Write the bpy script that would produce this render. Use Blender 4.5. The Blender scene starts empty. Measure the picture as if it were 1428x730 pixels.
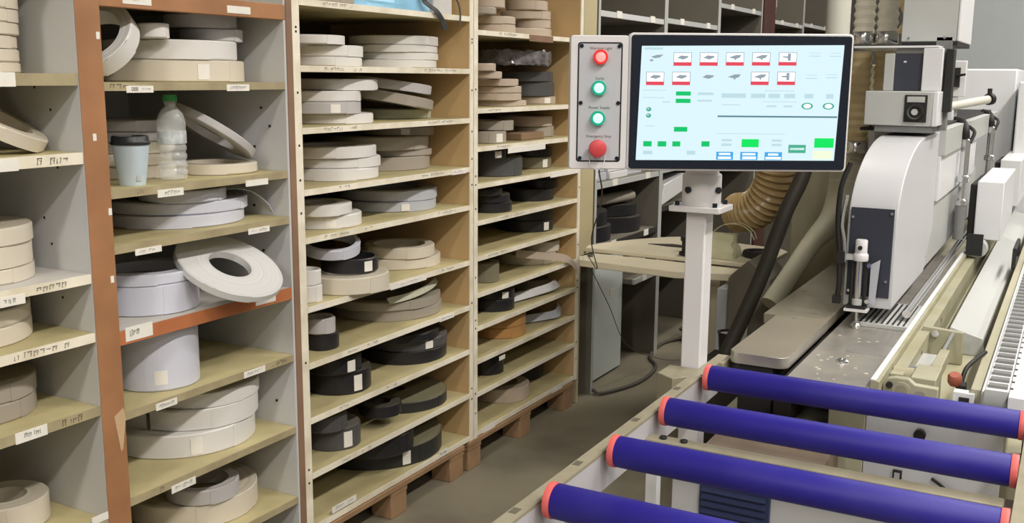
import bpy, bmesh, math, random
from mathutils import Vector, Matrix
random.seed(7)
S = bpy.context.scene
COL = S.collection
PI = math.pi

# ------------------------------------------------------------------ materials
MATS = {}
def mat(name, col, rough=.6, metal=0.0, var=0.0, vscale=8.0, bump=0.0, bscale=60.0, emit=None, estr=1.0, alpha=1.0, trans=0.0, spec=.4, dirt=None, dirt_amt=.0, dirt_scale=3.0, ior=1.45):
    m = bpy.data.materials.new(name); m.use_nodes = True
    nt = m.node_tree; n = nt.nodes; b = n['Principled BSDF']
    b.inputs['Base Color'].default_value = (*col, 1); b.inputs['Roughness'].default_value = rough
    b.inputs['Metallic'].default_value = metal; b.inputs['Specular IOR Level'].default_value = spec
    b.inputs['IOR'].default_value = ior
    tc = n.new('ShaderNodeTexCoord')
    if var > 0 or dirt:
        no = n.new('ShaderNodeTexNoise'); no.inputs['Scale'].default_value = vscale; no.inputs['Detail'].default_value = 4
        nt.links.new(tc.outputs['Object'], no.inputs['Vector'])
        rp = n.new('ShaderNodeValToRGB'); rp.color_ramp.elements[0].position = .3; rp.color_ramp.elements[1].position = .7
        rp.color_ramp.elements[0].color = (*[max(0, c*(1-var)) for c in col], 1)
        rp.color_ramp.elements[1].color = (*[min(1, c*(1+var)) for c in col], 1)
        nt.links.new(no.outputs['Fac'], rp.inputs['Fac']); outc = rp.outputs['Color']
        if dirt:
            n2 = n.new('ShaderNodeTexNoise'); n2.inputs['Scale'].default_value = dirt_scale; n2.inputs['Detail'].default_value = 6
            nt.links.new(tc.outputs['Object'], n2.inputs['Vector'])
            r2 = n.new('ShaderNodeValToRGB'); r2.color_ramp.elements[0].position = .45; r2.color_ramp.elements[1].position = .72
            r2.color_ramp.elements[1].color = (dirt_amt,)*3 + (1,); r2.color_ramp.elements[0].color = (0, 0, 0, 1)
            nt.links.new(n2.outputs['Fac'], r2.inputs['Fac'])
            mx = n.new('ShaderNodeMix'); mx.data_type = 'RGBA'
            nt.links.new(r2.outputs['Color'], mx.inputs[0]); nt.links.new(outc, mx.inputs[6]); mx.inputs[7].default_value = (*dirt, 1)
            outc = mx.outputs[2]
        nt.links.new(outc, b.inputs['Base Color'])
    if bump > 0:
        nb = n.new('ShaderNodeTexNoise'); nb.inputs['Scale'].default_value = bscale
        nt.links.new(tc.outputs['Object'], nb.inputs['Vector'])
        bp = n.new('ShaderNodeBump'); bp.inputs['Strength'].default_value = bump; bp.inputs['Distance'].default_value = .01
        nt.links.new(nb.outputs['Fac'], bp.inputs['Height']); nt.links.new(bp.outputs['Normal'], b.inputs['Normal'])
    if emit:
        b.inputs['Emission Color'].default_value = (*emit, 1); b.inputs['Emission Strength'].default_value = estr
    b.inputs['Alpha'].default_value = alpha; b.inputs['Transmission Weight'].default_value = trans
    MATS[name] = m
    return m

def roll_mat(name, col, rough=.45, ring=.10, dust=None, dust_amt=.6):
    """wound tape: fine concentric winding lines on the faces (object space), plain on the wall"""
    m = bpy.data.materials.new(name); m.use_nodes = True
    nt = m.node_tree; n = nt.nodes; b = n['Principled BSDF']; b.inputs['Roughness'].default_value = rough
    b.inputs['Specular IOR Level'].default_value = .35
    tc = n.new('ShaderNodeTexCoord'); sx = n.new('ShaderNodeSeparateXYZ'); nt.links.new(tc.outputs['Object'], sx.inputs[0])
    a = n.new('ShaderNodeMath'); a.operation = 'MULTIPLY'; nt.links.new(sx.outputs['X'], a.inputs[0]); nt.links.new(sx.outputs['X'], a.inputs[1])
    c = n.new('ShaderNodeMath'); c.operation = 'MULTIPLY_ADD'; nt.links.new(sx.outputs['Y'], c.inputs[0]); nt.links.new(sx.outputs['Y'], c.inputs[1]); nt.links.new(a.outputs[0], c.inputs[2])
    r = n.new('ShaderNodeMath'); r.operation = 'SQRT'; nt.links.new(c.outputs[0], r.inputs[0])
    k = n.new('ShaderNodeMath'); k.operation = 'MULTIPLY'; k.inputs[1].default_value = 90; nt.links.new(r.outputs[0], k.inputs[0])
    nz = n.new('ShaderNodeTexNoise'); nz.noise_dimensions = '1D'; nz.inputs['Scale'].default_value = 1.0; nz.inputs['Detail'].default_value = 5
    nt.links.new(k.outputs[0], nz.inputs['W'])
    rp = n.new('ShaderNodeValToRGB'); rp.color_ramp.elements[0].position = .3; rp.color_ramp.elements[1].position = .7
    rp.color_ramp.elements[0].color = (*[x*(1-ring*1.6) for x in col], 1); rp.color_ramp.elements[1].color = (*[min(1, x*(1+ring*.5)) for x in col], 1)
    nl = n.new('ShaderNodeSeparateXYZ'); nt.links.new(tc.outputs['Normal'], nl.inputs[0])
    ab = n.new('ShaderNodeMath'); ab.operation = 'ABSOLUTE'; nt.links.new(nl.outputs['Z'], ab.inputs[0])
    fm = n.new('ShaderNodeMix'); fm.inputs[2].default_value = .62; nt.links.new(ab.outputs[0], fm.inputs[0]); nt.links.new(nz.outputs['Fac'], fm.inputs[3])
    nt.links.new(fm.outputs[0], rp.inputs['Fac']); outc = rp.outputs['Color']
    if dust:
        g = n.new('ShaderNodeNewGeometry'); s2 = n.new('ShaderNodeSeparateXYZ'); nt.links.new(g.outputs['Normal'], s2.inputs[0])
        r2 = n.new('ShaderNodeValToRGB'); r2.color_ramp.elements[0].position = .6; r2.color_ramp.elements[1].position = 1.0
        r2.color_ramp.elements[0].color = (0, 0, 0, 1); r2.color_ramp.elements[1].color = (dust_amt,)*3 + (1,)
        nt.links.new(s2.outputs['Z'], r2.inputs['Fac'])
        mx = n.new('ShaderNodeMix'); mx.data_type = 'RGBA'
        nt.links.new(r2.outputs['Color'], mx.inputs[0]); nt.links.new(outc, mx.inputs[6]); mx.inputs[7].default_value = (*dust, 1); outc = mx.outputs[2]
    nt.links.new(outc, b.inputs['Base Color'])
    MATS[name] = m

DUST = (.40, .36, .25)
roll_mat('white', (.72, .70, .68)); roll_mat('lilac', (.62, .63, .72), ring=.2); roll_mat('cream', (.66, .60, .50), dust=DUST, dust_amt=.25)
roll_mat('grey', (.50, .48, .48)); roll_mat('tan', (.50, .41, .33)); roll_mat('taupe', (.36, .32, .27), dust=DUST, dust_amt=.25)
roll_mat('sage', (.46, .45, .33)); roll_mat('bluegrey', (.47, .49, .54), dust=DUST, dust_amt=.15); roll_mat('black', (.022, .021, .024), rough=.4, dust=DUST, dust_amt=.16)
roll_mat('darkgrey', (.085, .083, .085), dust=DUST, dust_amt=.2); roll_mat('olive', (.21, .19, .13)); roll_mat('orangetan', (.50, .27, .10), ring=.2)
roll_mat('blackdust', (.03, .03, .03), dust=(.26, .24, .15), dust_amt=.9); roll_mat('palegreen', (.52, .55, .42), dust=DUST, dust_amt=.3)
roll_mat('palewhite', (.66, .66, .66), ring=.08)

mat('laminate', (.58, .56, .53), .5, var=.05, vscale=4, bump=.02, dirt=(.42, .38, .27), dirt_amt=.45, dirt_scale=2.2)
mat('greylam', (.60, .605, .62), .45, var=.03, vscale=3, dirt=(.44, .40, .28), dirt_amt=.4, dirt_scale=2.0)
mat('shelfwood', (.53, .46, .25), .55, var=.12, vscale=7, bump=.03, dirt=(.33, .28, .14), dirt_amt=.5, dirt_scale=5)
mat('edge', (.84, .78, .65), .5, var=.06, vscale=20, dirt=(.5, .42, .25), dirt_amt=.5, dirt_scale=9)
mat('oliveedge', (.36, .30, .18), .55, var=.12, vscale=14, dirt=(.55, .48, .3), dirt_amt=.4, dirt_scale=11)
mat('plywood', (.58, .40, .20), .55, var=.14, vscale=3, dirt=(.36, .22, .11), dirt_amt=.35, dirt_scale=1.5)
mat('backboard', (.115, .070, .045), .7, var=.1, vscale=3)
mat('orangewood', (.37, .18, .085), .5, var=.16, vscale=6, bump=.03, dirt=(.30, .13, .06), dirt_amt=.5, dirt_scale=9)
mat('redrail', (.48, .17, .07), .5, var=.12, vscale=8)
mat('brownwood', (.26, .155, .10), .55, var=.14, vscale=8)
mat('palletwood', (.36, .22, .12), .75, var=.2, vscale=9, bump=.08, dirt=(.2, .13, .07), dirt_amt=.5)
mat('tan2', (.58, .40, .24), .7, var=.1)
mat('paper', (.80, .77, .71), .7, var=.03, vscale=30)
mat('ink', (.05, .045, .04), .6)
mat('floor', (.235, .21, .15), .55, var=.18, vscale=1.3, bump=.02, dirt=(.11, .095, .075), dirt_amt=.7, dirt_scale=2.4)
mat('wallpaint', (.26, .26, .245), .8, var=.03, vscale=1)
mat('wallgrey', (.44, .47, .48), .7, var=.02)
mat('ceiling', (.35, .35, .33), .9, var=.02)
mat('machwhite', (.70, .71, .73), .35, var=.02, vscale=3)
mat('housewhite', (.56, .565, .585), .38, var=.02, vscale=3)
mat('machgrey', (.47, .48, .47), .4, var=.03, vscale=3)
mat('machcream', (.43, .41, .30), .45, var=.06, vscale=5, dirt=(.36, .32, .17), dirt_amt=.6, dirt_scale=5)
mat('casting', (.37, .355, .255), .5, var=.07, vscale=9, dirt=(.3, .27, .13), dirt_amt=.6, dirt_scale=7)
mat('machdark', (.20, .205, .20), .45, var=.05)
mat('navy', (.042, .047, .066), .45, var=.05)
mat('steel', (.50, .48, .45), .32, metal=.75, var=.08, vscale=12, dirt=(.42, .36, .26), dirt_amt=.6, dirt_scale=8)
mat('bedsteel', (.33, .315, .29), .34, metal=.45, var=.15, vscale=6, dirt=(.5, .45, .36), dirt_amt=.5, dirt_scale=14)
mat('slabtop', (.25, .225, .175), .40, metal=.2, var=.08, vscale=5, dirt=(.3, .26, .18), dirt_amt=.5, dirt_scale=6)
mat('chrome', (.75, .75, .76), .18, metal=.95)
mat('rubber', (.018, .017, .017), .55, var=.1)
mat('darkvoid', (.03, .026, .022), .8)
mat('railtan', (.29, .265, .19), .5, var=.10, vscale=18, dirt=(.25, .22, .15), dirt_amt=.6, dirt_scale=16)
mat('raillilac', (.47, .46, .49), .4, var=.04, vscale=6)
mat('rollerblue', (.021, .015, .235), .5, var=.08, vscale=5, bump=.02, bscale=30, dirt=(.075, .07, .30), dirt_amt=.22, dirt_scale=7, spec=.35)
mat('endred', (.66, .13, .12), .45)
mat('louver', (.045, .062, .15), .5)
mat('polewhite', (.72, .71, .73), .35, var=.02, dirt=(.58, .54, .44), dirt_amt=.4, dirt_scale=2)
mat('bezel', (.010, .015, .026), .25, spec=.5)
mat('plategrey', (.50, .51, .55), .4, var=.02)
mat('screen', (.02, .02, .02), .3, emit=(.66, .84, .90), estr=1.0)
def em(name, c, s=1.0): mat(name, tuple(x*.3 for x in c), .4, emit=c, estr=s)
em('sc_green', (.0, .42, .11)); em('sc_green2', (.0, .60, .09)); em('sc_red', (.58, .05, .08)); em('sc_blue', (.045, .30, .62)); em('sc_teal', (.05, .32, .22))
em('sc_grey', (.22, .27, .31)); em('sc_pale', (.38, .54, .60)); em('sc_white', (.92, .97, 1.0)); em('sc_line', (.07, .16, .20)); em('sc_yellow', (.66, .80, .55))
em('lampred', (1.0, .32, .28), 1.1); em('lampgreen', (.55, 1.0, .86), 1.1)
mat('redring', (.62, .03, .03), .35, emit=(.8, .02, .02), estr=.35); mat('greenring', (.01, .30, .19), .35, emit=(.0, .4, .25), estr=.35)
mat('estop', (.62, .07, .08), .42)
mat('fadedred', (.36, .11, .075), .5)
mat('brushed', (.62, .63, .66), .35, metal=.35, var=.06, vscale=4)
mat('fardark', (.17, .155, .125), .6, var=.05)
mat('railmark', (.12, .105, .075), .7)
mat('cupblue', (.60, .71, .80), .45, var=.06, vscale=12)
mat('cuplid', (.02, .022, .024), .35)
mat('bottleplastic', (.95, .97, .97), .05, alpha=.30, spec=1.0, bump=.35, bscale=70)
mat('bottlelabel', (.62, .66, .68), .3, var=.25, vscale=60, alpha=.8)
mat('capgreen', (.07, .42, .13), .4)
mat('clearhose', (.92, .87, .75), .15, var=.06, alpha=.93, spec=.6)
mat('tanhose', (.60, .48, .28), .35, var=.08, alpha=.92)
mat('orangehose', (.46, .33, .16), .25, var=.1, alpha=.92)
mat('blackhose', (.035, .031, .024), .5, var=.2)
mat('ducthose', (.50, .48, .36), .5, var=.08, vscale=3)
mat('oliveduct', (.38, .35, .24), .55, var=.06, vscale=3)
mat('pipecream', (.60, .59, .52), .45)
mat('bindark', (.175, .16, .13), .5, var=.06)
mat('bagplastic', (.72, .70, .48), .2, alpha=.62, var=.1)
mat('bluewrap', (.28, .55, .78), .25, var=.22, vscale=7, bump=.25, bscale=14)
mat('shrinkwrap', (.17, .16, .16), .12, var=.5, vscale=26, bump=.9, bscale=34, spec=.8)
mat('cablegrey', (.10, .09, .075), .6)
mat('cardboard', (.26, .17, .10), .8, var=.08)
mat('boardpale', (.66, .60, .45), .5, var=.06, vscale=5)
mat('cabwhite', (.68, .73, .73), .45, var=.04, vscale=2)
mat('cabtan', (.50, .43, .26), .5, var=.08, vscale=4)
mat('navypanel', (.018, .019, .045), .5)
mat('redbrown', (.085, .035, .028), .5, var=.1)
mat('dustpile', (.62, .58, .50), .9, var=.15, vscale=50)
mat('brownbase', (.16, .12, .085), .7, var=.2, vscale=6)
mat('lamptube', (1, 1, 1), .5, emit=(1.0, .97, .92), estr=6.0)

# ------------------------------------------------------------------ mesh builder
class MB:
    def __init__(self): self.bm = bmesh.new(); self.ms = []
    def mi(self, m):
        if m not in self.ms: self.ms.append(m)
        return self.ms.index(m)
    def face(self, pts, m):
        f = self.bm.faces.new([self.bm.verts.new(p) for p in pts]); f.material_index = self.mi(m); return f
    def hexa(self, p, m):
        v = [self.bm.verts.new(q) for q in p]; i = self.mi(m)
        for q in ((3,2,1,0),(4,5,6,7),(0,1,5,4),(1,2,6,5),(2,3,7,6),(3,0,4,7)):
            self.bm.faces.new([v[k] for k in q]).material_index = i
    def box(self, x0, x1, y0, y1, z0, z1, m):
        self.hexa([(x0,y0,z0),(x1,y0,z0),(x1,y1,z0),(x0,y1,z0),(x0,y0,z1),(x1,y0,z1),(x1,y1,z1),(x0,y1,z1)], m); return self
    def prism(self, poly, axis, a, b, m, m_side=None):
        """poly: 2-D outline in the two other axes (in x,y,z order), extruded a..b along axis"""
        def P(u, v, w): return {'x': (w, u, v), 'y': (u, w, v), 'z': (u, v, w)}[axis]
        A = [self.bm.verts.new(P(u, v, a)) for u, v in poly]; B = [self.bm.verts.new(P(u, v, b)) for u, v in poly]
        i = self.mi(m); j = self.mi(m_side or m); n = len(poly)
        self.bm.faces.new(A[::-1]).material_index = i; self.bm.faces.new(B).material_index = i
        for k in range(n): self.bm.faces.new((A[k], A[(k+1)%n], B[(k+1)%n], B[k])).material_index = j
        return self
    def lathe(self, prof, c, m, seg=32, axis=(0,0,1), closed=False, mats=None):
        """prof: (r, h) list; revolved about axis through c"""
        q = Vector((0,0,1)).rotation_difference(Vector(axis).normalized()); c = Vector(c); i = self.mi(m)
        rings = []
        for r, h in prof:
            if r < 1e-6: rings.append([self.bm.verts.new(c + q @ Vector((0,0,h)))])
            else: rings.append([self.bm.verts.new(c + q @ Vector((r*math.cos(2*PI*k/seg), r*math.sin(2*PI*k/seg), h))) for k in range(seg)])
        L = list(zip(rings, rings[1:])) + ([(rings[-1], rings[0])] if closed else [])
        for s, (A, B) in enumerate(L):
            mm = self.mi(mats[s]) if mats else i
            for k in range(seg):
                l = (k+1) % seg
                if len(A) == 1 and len(B) == 1: continue
                if len(A) == 1: f = (A[0], B[l], B[k]) if False else (A[0], B[k], B[l])
                elif len(B) == 1: f = (A[k], B[0], A[l])
                else: f = (A[k], A[l], B[l], B[k])
                self.bm.faces.new(f).material_index = mm
        return self
    def cyl(self, p0, p1, r, m, seg=20, r1=None):
        p0 = Vector(p0); p1 = Vector(p1); L = (p1-p0).length
        return self.lathe([(0,0),(r,0),(r if r1 is None else r1,L),(0,L)], p0, m, seg, p1-p0)
    def tube(self, pts, r, m, seg=10, radii=None, caps=True):
        pts = [Vector(p) for p in pts]; i = self.mi(m); rings = []
        n = len(pts); t0 = (pts[1]-pts[0]).normalized(); u = t0.orthogonal().normalized()
        for k in range(n):
            t = (pts[min(k+1,n-1)]-pts[max(k-1,0)]).normalized()
            u = (u - t*u.dot(t)).normalized(); w = t.cross(u); rr = radii[k] if radii else r
            rings.append([self.bm.verts.new(pts[k] + u*rr*math.cos(2*PI*j/seg) + w*rr*math.sin(2*PI*j/seg)) for j in range(seg)])
        for A, B in zip(rings, rings[1:]):
            for j in range(seg): self.bm.faces.new((A[j], A[(j+1)%seg], B[(j+1)%seg], B[j])).material_index = i
        if caps: self.bm.faces.new(rings[0][::-1]).material_index = i; self.bm.faces.new(rings[-1]).material_index = i
        return self
    def xform(self, M): self.bm.transform(M); return self
    def obj(self, name, parent=None, bevel=0, label=None, loc=None, seg=2):
        me = bpy.data.meshes.new(name)
        off = Vector(loc) if loc is not None else (wloc(parent) if parent else Vector((0,0,0)))
        bmesh.ops.translate(self.bm, verts=self.bm.verts, vec=-off)
        bmesh.ops.recalc_face_normals(self.bm, faces=self.bm.faces)
        self.bm.to_mesh(me); self.bm.free()
        for k in self.ms: me.materials.append(MATS[k])
        for p in me.polygons: p.use_smooth = True
        me.set_sharp_from_angle(angle=math.radians(38))
        o = bpy.data.objects.new(name, me); COL.objects.link(o)
        if parent:
            o.parent = parent; o.location = off - wloc(parent)
        else: o.location = off
        if bevel:
            md = o.modifiers.new('bevel', 'BEVEL'); md.width = bevel; md.segments = seg; md.limit_method = 'ANGLE'; md.angle_limit = math.radians(40)
        if label: o['label'] = label
        return o
def wloc(o):
    v = Vector((0,0,0))
    while o: v += o.location; o = o.parent
    return v
def tag(o, label, cat, group=None, kind=None):
    if label: o['label'] = label
    if cat: o['category'] = cat
    if group: o['group'] = group
    if kind: o['kind'] = kind
    return o
def empty(name, loc, label, cat, group=None):
    o = bpy.data.objects.new(name, None); o.empty_display_size = .1; COL.objects.link(o); o.location = loc
    return tag(o, label, cat, group)
def struct(o): o['kind'] = 'structure'; return o
def spline(pts, n=10):
    """Catmull-Rom through pts"""
    P = [Vector(p) for p in pts]; P = [P[0]*2-P[1]] + P + [P[-1]*2-P[-2]]; out = []
    for a, b, c, d in zip(P, P[1:], P[2:], P[3:]):
        for k in range(n):
            t = k/n; out.append(.5*((2*b)+(c-a)*t+(2*a-5*b+4*c-d)*t*t+(3*b-a-3*c+d)*t**3))
    return out + [P[-2]]
def text_faces(mb, s, M, size, m, align='CENTER', depth=.0):
    """flat lettering added to a builder through matrix M"""
    cu = bpy.data.curves.new('lettering', 'FONT'); cu.body = s; cu.size = size; cu.align_x = align; cu.align_y = 'CENTER'
    o = bpy.data.objects.new('lettering', cu); COL.objects.link(o)
    dg = bpy.context.evaluated_depsgraph_get(); dg.update(); me = bpy.data.meshes.new_from_object(o.evaluated_get(dg))
    i = mb.mi(m); vs = [mb.bm.verts.new(M @ v.co) for v in me.vertices]
    for p in me.polygons:
        try: mb.bm.faces.new([vs[k] for k in p.vertices]).material_index = i
        except ValueError: pass
    bpy.data.objects.remove(o); bpy.data.curves.remove(cu); bpy.data.meshes.remove(me)
def scribble(mb, x, y0, y1, z0, z1, m='ink', n=6):
    """illegible handwriting on a plane of constant x, facing +x"""
    w = (y1-y0)/n; t = (z1-z0)*.085
    for k in range(n):
        if random.random() < .14: continue
        a = y0+w*(k+.1); b = a+w*.7; za = z0+(z1-z0)*random.uniform(.05, .35); zb = z0+(z1-z0)*random.uniform(.6, .95)
        for (p, q, r, s) in ((a, za, a+w*.1, zb), (a+w*.05, zb, b, (za+zb)/2), (b, zb, b-w*.2, za)):
            if random.random() < .8:
                d = Vector((s-q, -(r-p))).normalized()*t*.5 if False else Vector((0, t))
                mb.face([(x, p, q), (x, p+t*.9, q), (x, r+t*.9, s), (x, r, s)], m)
                mb.face([(x, min(p, r), q), (x, max(p, r)+t, q), (x, max(p, r)+t, q+t), (x, min(p, r), q+t)], m)
# ------------------------------------------------------------------ the setting
XS = -1.937                       # plane of the shelf fronts
XB = -2.57                        # backs of the shelves
mb = MB(); mb.box(-2.75, 4.2, -3.2, 13.2, -.1, 0, 'floor'); struct(mb.obj('floor'))
mb = MB(); mb.box(-2.85, -2.75, -3.2, 13.2, 0, 4.6, 'wallpaint'); struct(mb.obj('wall_left'))
mb = MB(); mb.box(-2.85, 4.3, 13.2, 13.3, 0, 4.6, 'wallpaint'); struct(mb.obj('wall_back'))
mb = MB(); mb.box(4.2, 4.3, -3.2, 13.2, 0, 4.6, 'wallpaint'); struct(mb.obj('wall_right'))
mb = MB(); mb.box(-2.85, 4.3, -3.3, -3.2, 0, 4.6, 'wallpaint'); struct(mb.obj('wall_front'))
mb = MB(); mb.box(-2.85, 4.3, -3.3, 13.3, 4.6, 4.7, 'ceiling'); struct(mb.obj('ceiling'))

# ------------------------------------------------------------------ the shelving row
LABELS = [
(1, 'T', 1.693, 1.667, 0.083, 0.015, ''),
(1, 'T', 2.022, 1.667, 0.084, 0.0186, '_'),
(1, 'A', 1.687, 1.466, 0.079, 0.016, '088'),
(1, 'A', 2.008, 1.468, 0.082, 0.0169, 's'),
(1, 'B', 1.763, 1.215, 0.082, 0.0185, 's'),
(1, 'B', 2.065, 1.214, 0.086, 0.0165, '_'),
(1, 'C', 1.685, 1.082, 0.08, 0.0156, 's'),
(1, 'C', 2.066, 1.083, 0.083, 0.0157, 's'),
(1, 'D', 1.643, 0.889, 0.081, 0.0346, 's'),
(1, 'D', 2.082, 0.893, 0.08, 0.038, '_'),
(1, 'E', 2.028, 0.69, 0.083, 0.0179, 's'),
(1, 'E', 1.714, 0.686, 0.068, 0.018, 's'),
(1, 'F', 1.755, 0.456, 0.081, 0.0204, 's'),
(0, 'a', 1.345, 1.488, 0.042, 0.0295, '_'),
(0, 'b', 1.332, 1.312, 0.051, 0.0253, '_'),
(0, 'c', 1.319, 1.027, 0.059, 0.0212, 's'),
(0, 'e', 1.338, 0.725, 0.078, 0.0251, 's'),
(0, 'f', 1.504, 0.466, 0.059, 0.0187, '_'),
(2, 'J', 2.406, 0.156, 0.122, 0.0206, 's'),
(2, 'J', 2.986, 0.135, 0.058, 0.0238, 's'),
(2, 'F', 2.777, 0.813, 0.212, 0.017, 's'),
(2, 'G', 3.014, 0.642, 0.095, 0.0156, 's'),
(2, 'F', 2.293, 0.819, 0.065, 0.0171, '_'),
(2, 'D', 3.099, 1.163, 0.097, 0.0155, 's'),
(3, 'C', 3.617, 1.219, 0.318, 0.0231, '_'),
(3, 'D', 3.969, 1.093, 0.285, 0.0219, '_'),
(3, 'A', 3.73, 1.655, 0.208, 0.0261, 'brown'),
(3, 'K', 3.321, 0.132, 0.091, 0.0256, '_'),
(3, 'K', 3.926, 0.131, 0.102, 0.0257, '_'),
(3, 'I', 3.422, 0.393, 0.047, 0.0173, '_'),

]
INK = {(1,'A'): [(1.60,1.655)], (1,'B'): [(1.66,1.71)], (1,'E'): [(2.10,2.16)], (1,'F'): [(1.66,1.71)],
 (0,'b'): [(1.40,1.48)], (0,'c'): [(1.36,1.47)], (0,'d'): [(1.31,1.45)], (0,'e'): [(1.40,1.47)],
 (2,'A'): [(2.36,2.50)], (2,'B'): [(2.36,2.46),(2.50,2.54),(2.88,3.08)], (2,'C'): [(2.34,2.44),(2.48,2.51),(2.90,3.06)], (2,'D'): [(2.40,2.47),(2.86,3.0)],
 (2,'E'): [(2.34,2.46),(2.54,2.58),(2.96,3.08)], (2,'F'): [(2.98,3.06)], (2,'G'): [(2.44,2.50),(2.54,2.60)], (2,'H'): [(2.36,2.44),(2.64,2.70)], (2,'I'): [(2.40,2.44),(2.50,2.55)],
 (3,'A'): [(3.38,3.52)], (3,'C'): [(3.36,3.5)], (3,'E'): [(3.4,3.6)], (3,'B'): [(3.3,3.4)], (3,'F'): [(3.3,3.45)]}
def make_label(parent, y, z, w, h, kind, front=XS):
    mb = MB(); x = front + .0012
    mb.box(front+.0001, x, y-w/2, y+w/2, z-h/2, z+h/2, 'brownwood' if kind == 'brown' else 'paper')
    if kind == 's': scribble(mb, x+.0004, y-w*.36, y+w*.36, z-h*.28, z+h*.28, n=6)
    elif kind not in ('_', 'brown', ''):
        M = Matrix.Translation((x+.0004, y-w*.20, z)) @ Matrix(((0,0,1,0),(1,0,0,0),(0,1,0,0),(0,0,0,1)))
        text_faces(mb, kind, M, h*.85, 'ink'); scribble(mb, x+.0004, y+w*.05, y+w*.4, z-h*.2, z+h*.15, n=4)
    elif kind == '': scribble(mb, x+.0004, y-w*.15, y+w*.2, z-h*.1, z+h*.35, n=3)
    return mb.obj('paper_label', parent)
def shelf(parent, un, key, y0, y1, z, th=.018, top='shelfwood', edge='edge', depth0=XB+.012):
    mb = MB(); mb.box(depth0, XS-.004, y0, y1, z-th/2, z+th/2, top)
    mb.box(XS-.004, XS, y0, y1, z-th/2, z+th/2, edge)
    for a, b in INK.get((un, key), []): scribble(mb, XS+.0006, a, b, z-th*.34, z+th*.34, n=max(3, int((b-a)/.014)))
    o = mb.obj('shelf', parent)
    for u, k, y, zz, w, h, t in LABELS:
        if u == un and k == key: make_label(o, y, zz, w, h, t)
    return o

SH = {0:dict(a=1.488,b=1.315,c=1.040,d=.902,e=.725,f=.445),
1:dict(A=1.472,B=1.225,C=1.095,D=.887,E=.690,F=.470,G=.25),
2:dict(A=1.704,B=1.520,C=1.344,D=1.166,E=1.025,F=.818,G=.646,H=.475,I=.300,J=.130),
3:dict(A=1.660,B=1.377,C=1.236,D=1.098,E=.959,F=.823,G=.681,H=.551,I=.420,J=.289,K=.131)}
TOPZ = 2.06
# far left bay
u0 = empty('shelving_unit', (-2.25, .85, 0), 'grey shelving bay at the far left edge, cut by the picture', 'shelving unit', 'shelving units along the wall')
mb = MB(); mb.box(XB, XS, .18, .20, 0, TOPZ, 'greylam'); mb.obj('side_panel', u0)
mb = MB(); mb.box(XB, XS-.0005, 1.519, 1.537, 0, TOPZ, 'greylam')
for zz, yy in ((1.47,1.45),(1.29,1.42),(1.17,1.44),(1.11,1.47),(.985,1.40),(1.42,1.44)): mb.box(-2.1+(zz*3%.1), -2.094+(zz*3%.1), 1.5185, 1.519, zz-.003, zz+.003, 'rubber')
mb.obj('side_panel', u0)
mb = MB(); mb.box(XB-.012, XB, .18, 1.537, 0, TOPZ, 'greylam'); mb.obj('back_panel', u0)
for k, z in SH[0].items(): shelf(u0, 0, k, .20, 1.518, z, .026 if k in 'ab' else .022, 'shelfwood' if k != 'c' else 'laminate', 'edge' if k in 'bcd' else 'oliveedge')
shelf(u0, 0, 'g', .20, 1.518, .17, .022); shelf(u0, 0, 'h', .20, 1.518, 1.78, .022)
# orange-framed bay
u1 = empty('shelving_unit', (-2.25, 1.88, 0), 'orange wood framed shelving bay holding the cup and water bottle', 'shelving unit', 'shelving units along the wall')
mb = MB(); mb.box(XS+.0, XS+.003, 1.520, 1.585, 0, TOPZ, 'orangewood'); mb.box(XS-.03, XS, 1.538, 1.585, 0, TOPZ, 'orangewood')
mb.obj('front_post', u1, .002)
mb = MB(); mb.prism([(1.553,.70),(1.580,.715),(1.585,.69),(1.572,.615),(1.566,.61)], 'x', XS+.003, XS+.0045, 'tan2'); mb.obj('chipped_patch', u1, label='bare wood chip on orange post')
for yy, zz in ((1.549,1.360),(1.578,1.188),(1.572,1.03),(1.575,1.585)):
    mb = MB(); mb.box(XS+.003, XS+.0042, yy-.004, yy+.005, zz-.008, zz+.008, 'paper'); mb.obj('paint_chip', u1)
mb = MB(); mb.box(XB, XS-.031, 1.566, 1.585, 0, TOPZ, 'greylam'); mb.obj('side_panel', u1)
mb = MB(); mb.box(XB, XS-.001, 2.192, 2.208, 0, TOPZ, 'greylam')
for zz in (.55, .9, 1.0, 1.13, 1.3, 1.36, 1.41):
    mb.box(-2.0-(zz*7%.08), -1.995-(zz*7%.08), 2.1865, 2.192, zz-.003, zz+.003, 'rubber')
mb.obj('side_panel', u1)
mb = MB(); mb.box(XS-.0005, XS+.002, 2.200, 2.224, 0, TOPZ, 'brownwood'); mb.box(XB, XS-.0005, 2.208, 2.224, 0, TOPZ, 'brownwood'); mb.obj('front_post', u1)
mb = MB(); mb.box(XB-.012, XB, 1.538, 2.224, 0, TOPZ, 'greylam'); mb.obj('back_panel', u1)
mb = MB(); mb.box(XS-.022, XS, 1.586, 2.199, 1.650, 1.692, 'orangewood'); r_ = mb.obj('front_rail', u1, .002)
for u, k, y, zz, w, h, t in LABELS:
    if u == 1 and k == 'T': make_label(r_, y, zz, w, h, t)
mb = MB(); mb.box(XB+.012, XS-.023, 1.586, 2.191, 1.675, 1.692, 'shelfwood'); mb.obj('shelf', u1)
for k, z in SH[1].items():
    if k == 'D': shelf(u1, 1, k, 1.586, 2.191, z-.004, .034, 'laminate', 'redrail')
    else: shelf(u1, 1, k, 1.586, 2.191, z, .019, 'shelfwood', 'oliveedge')
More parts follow.
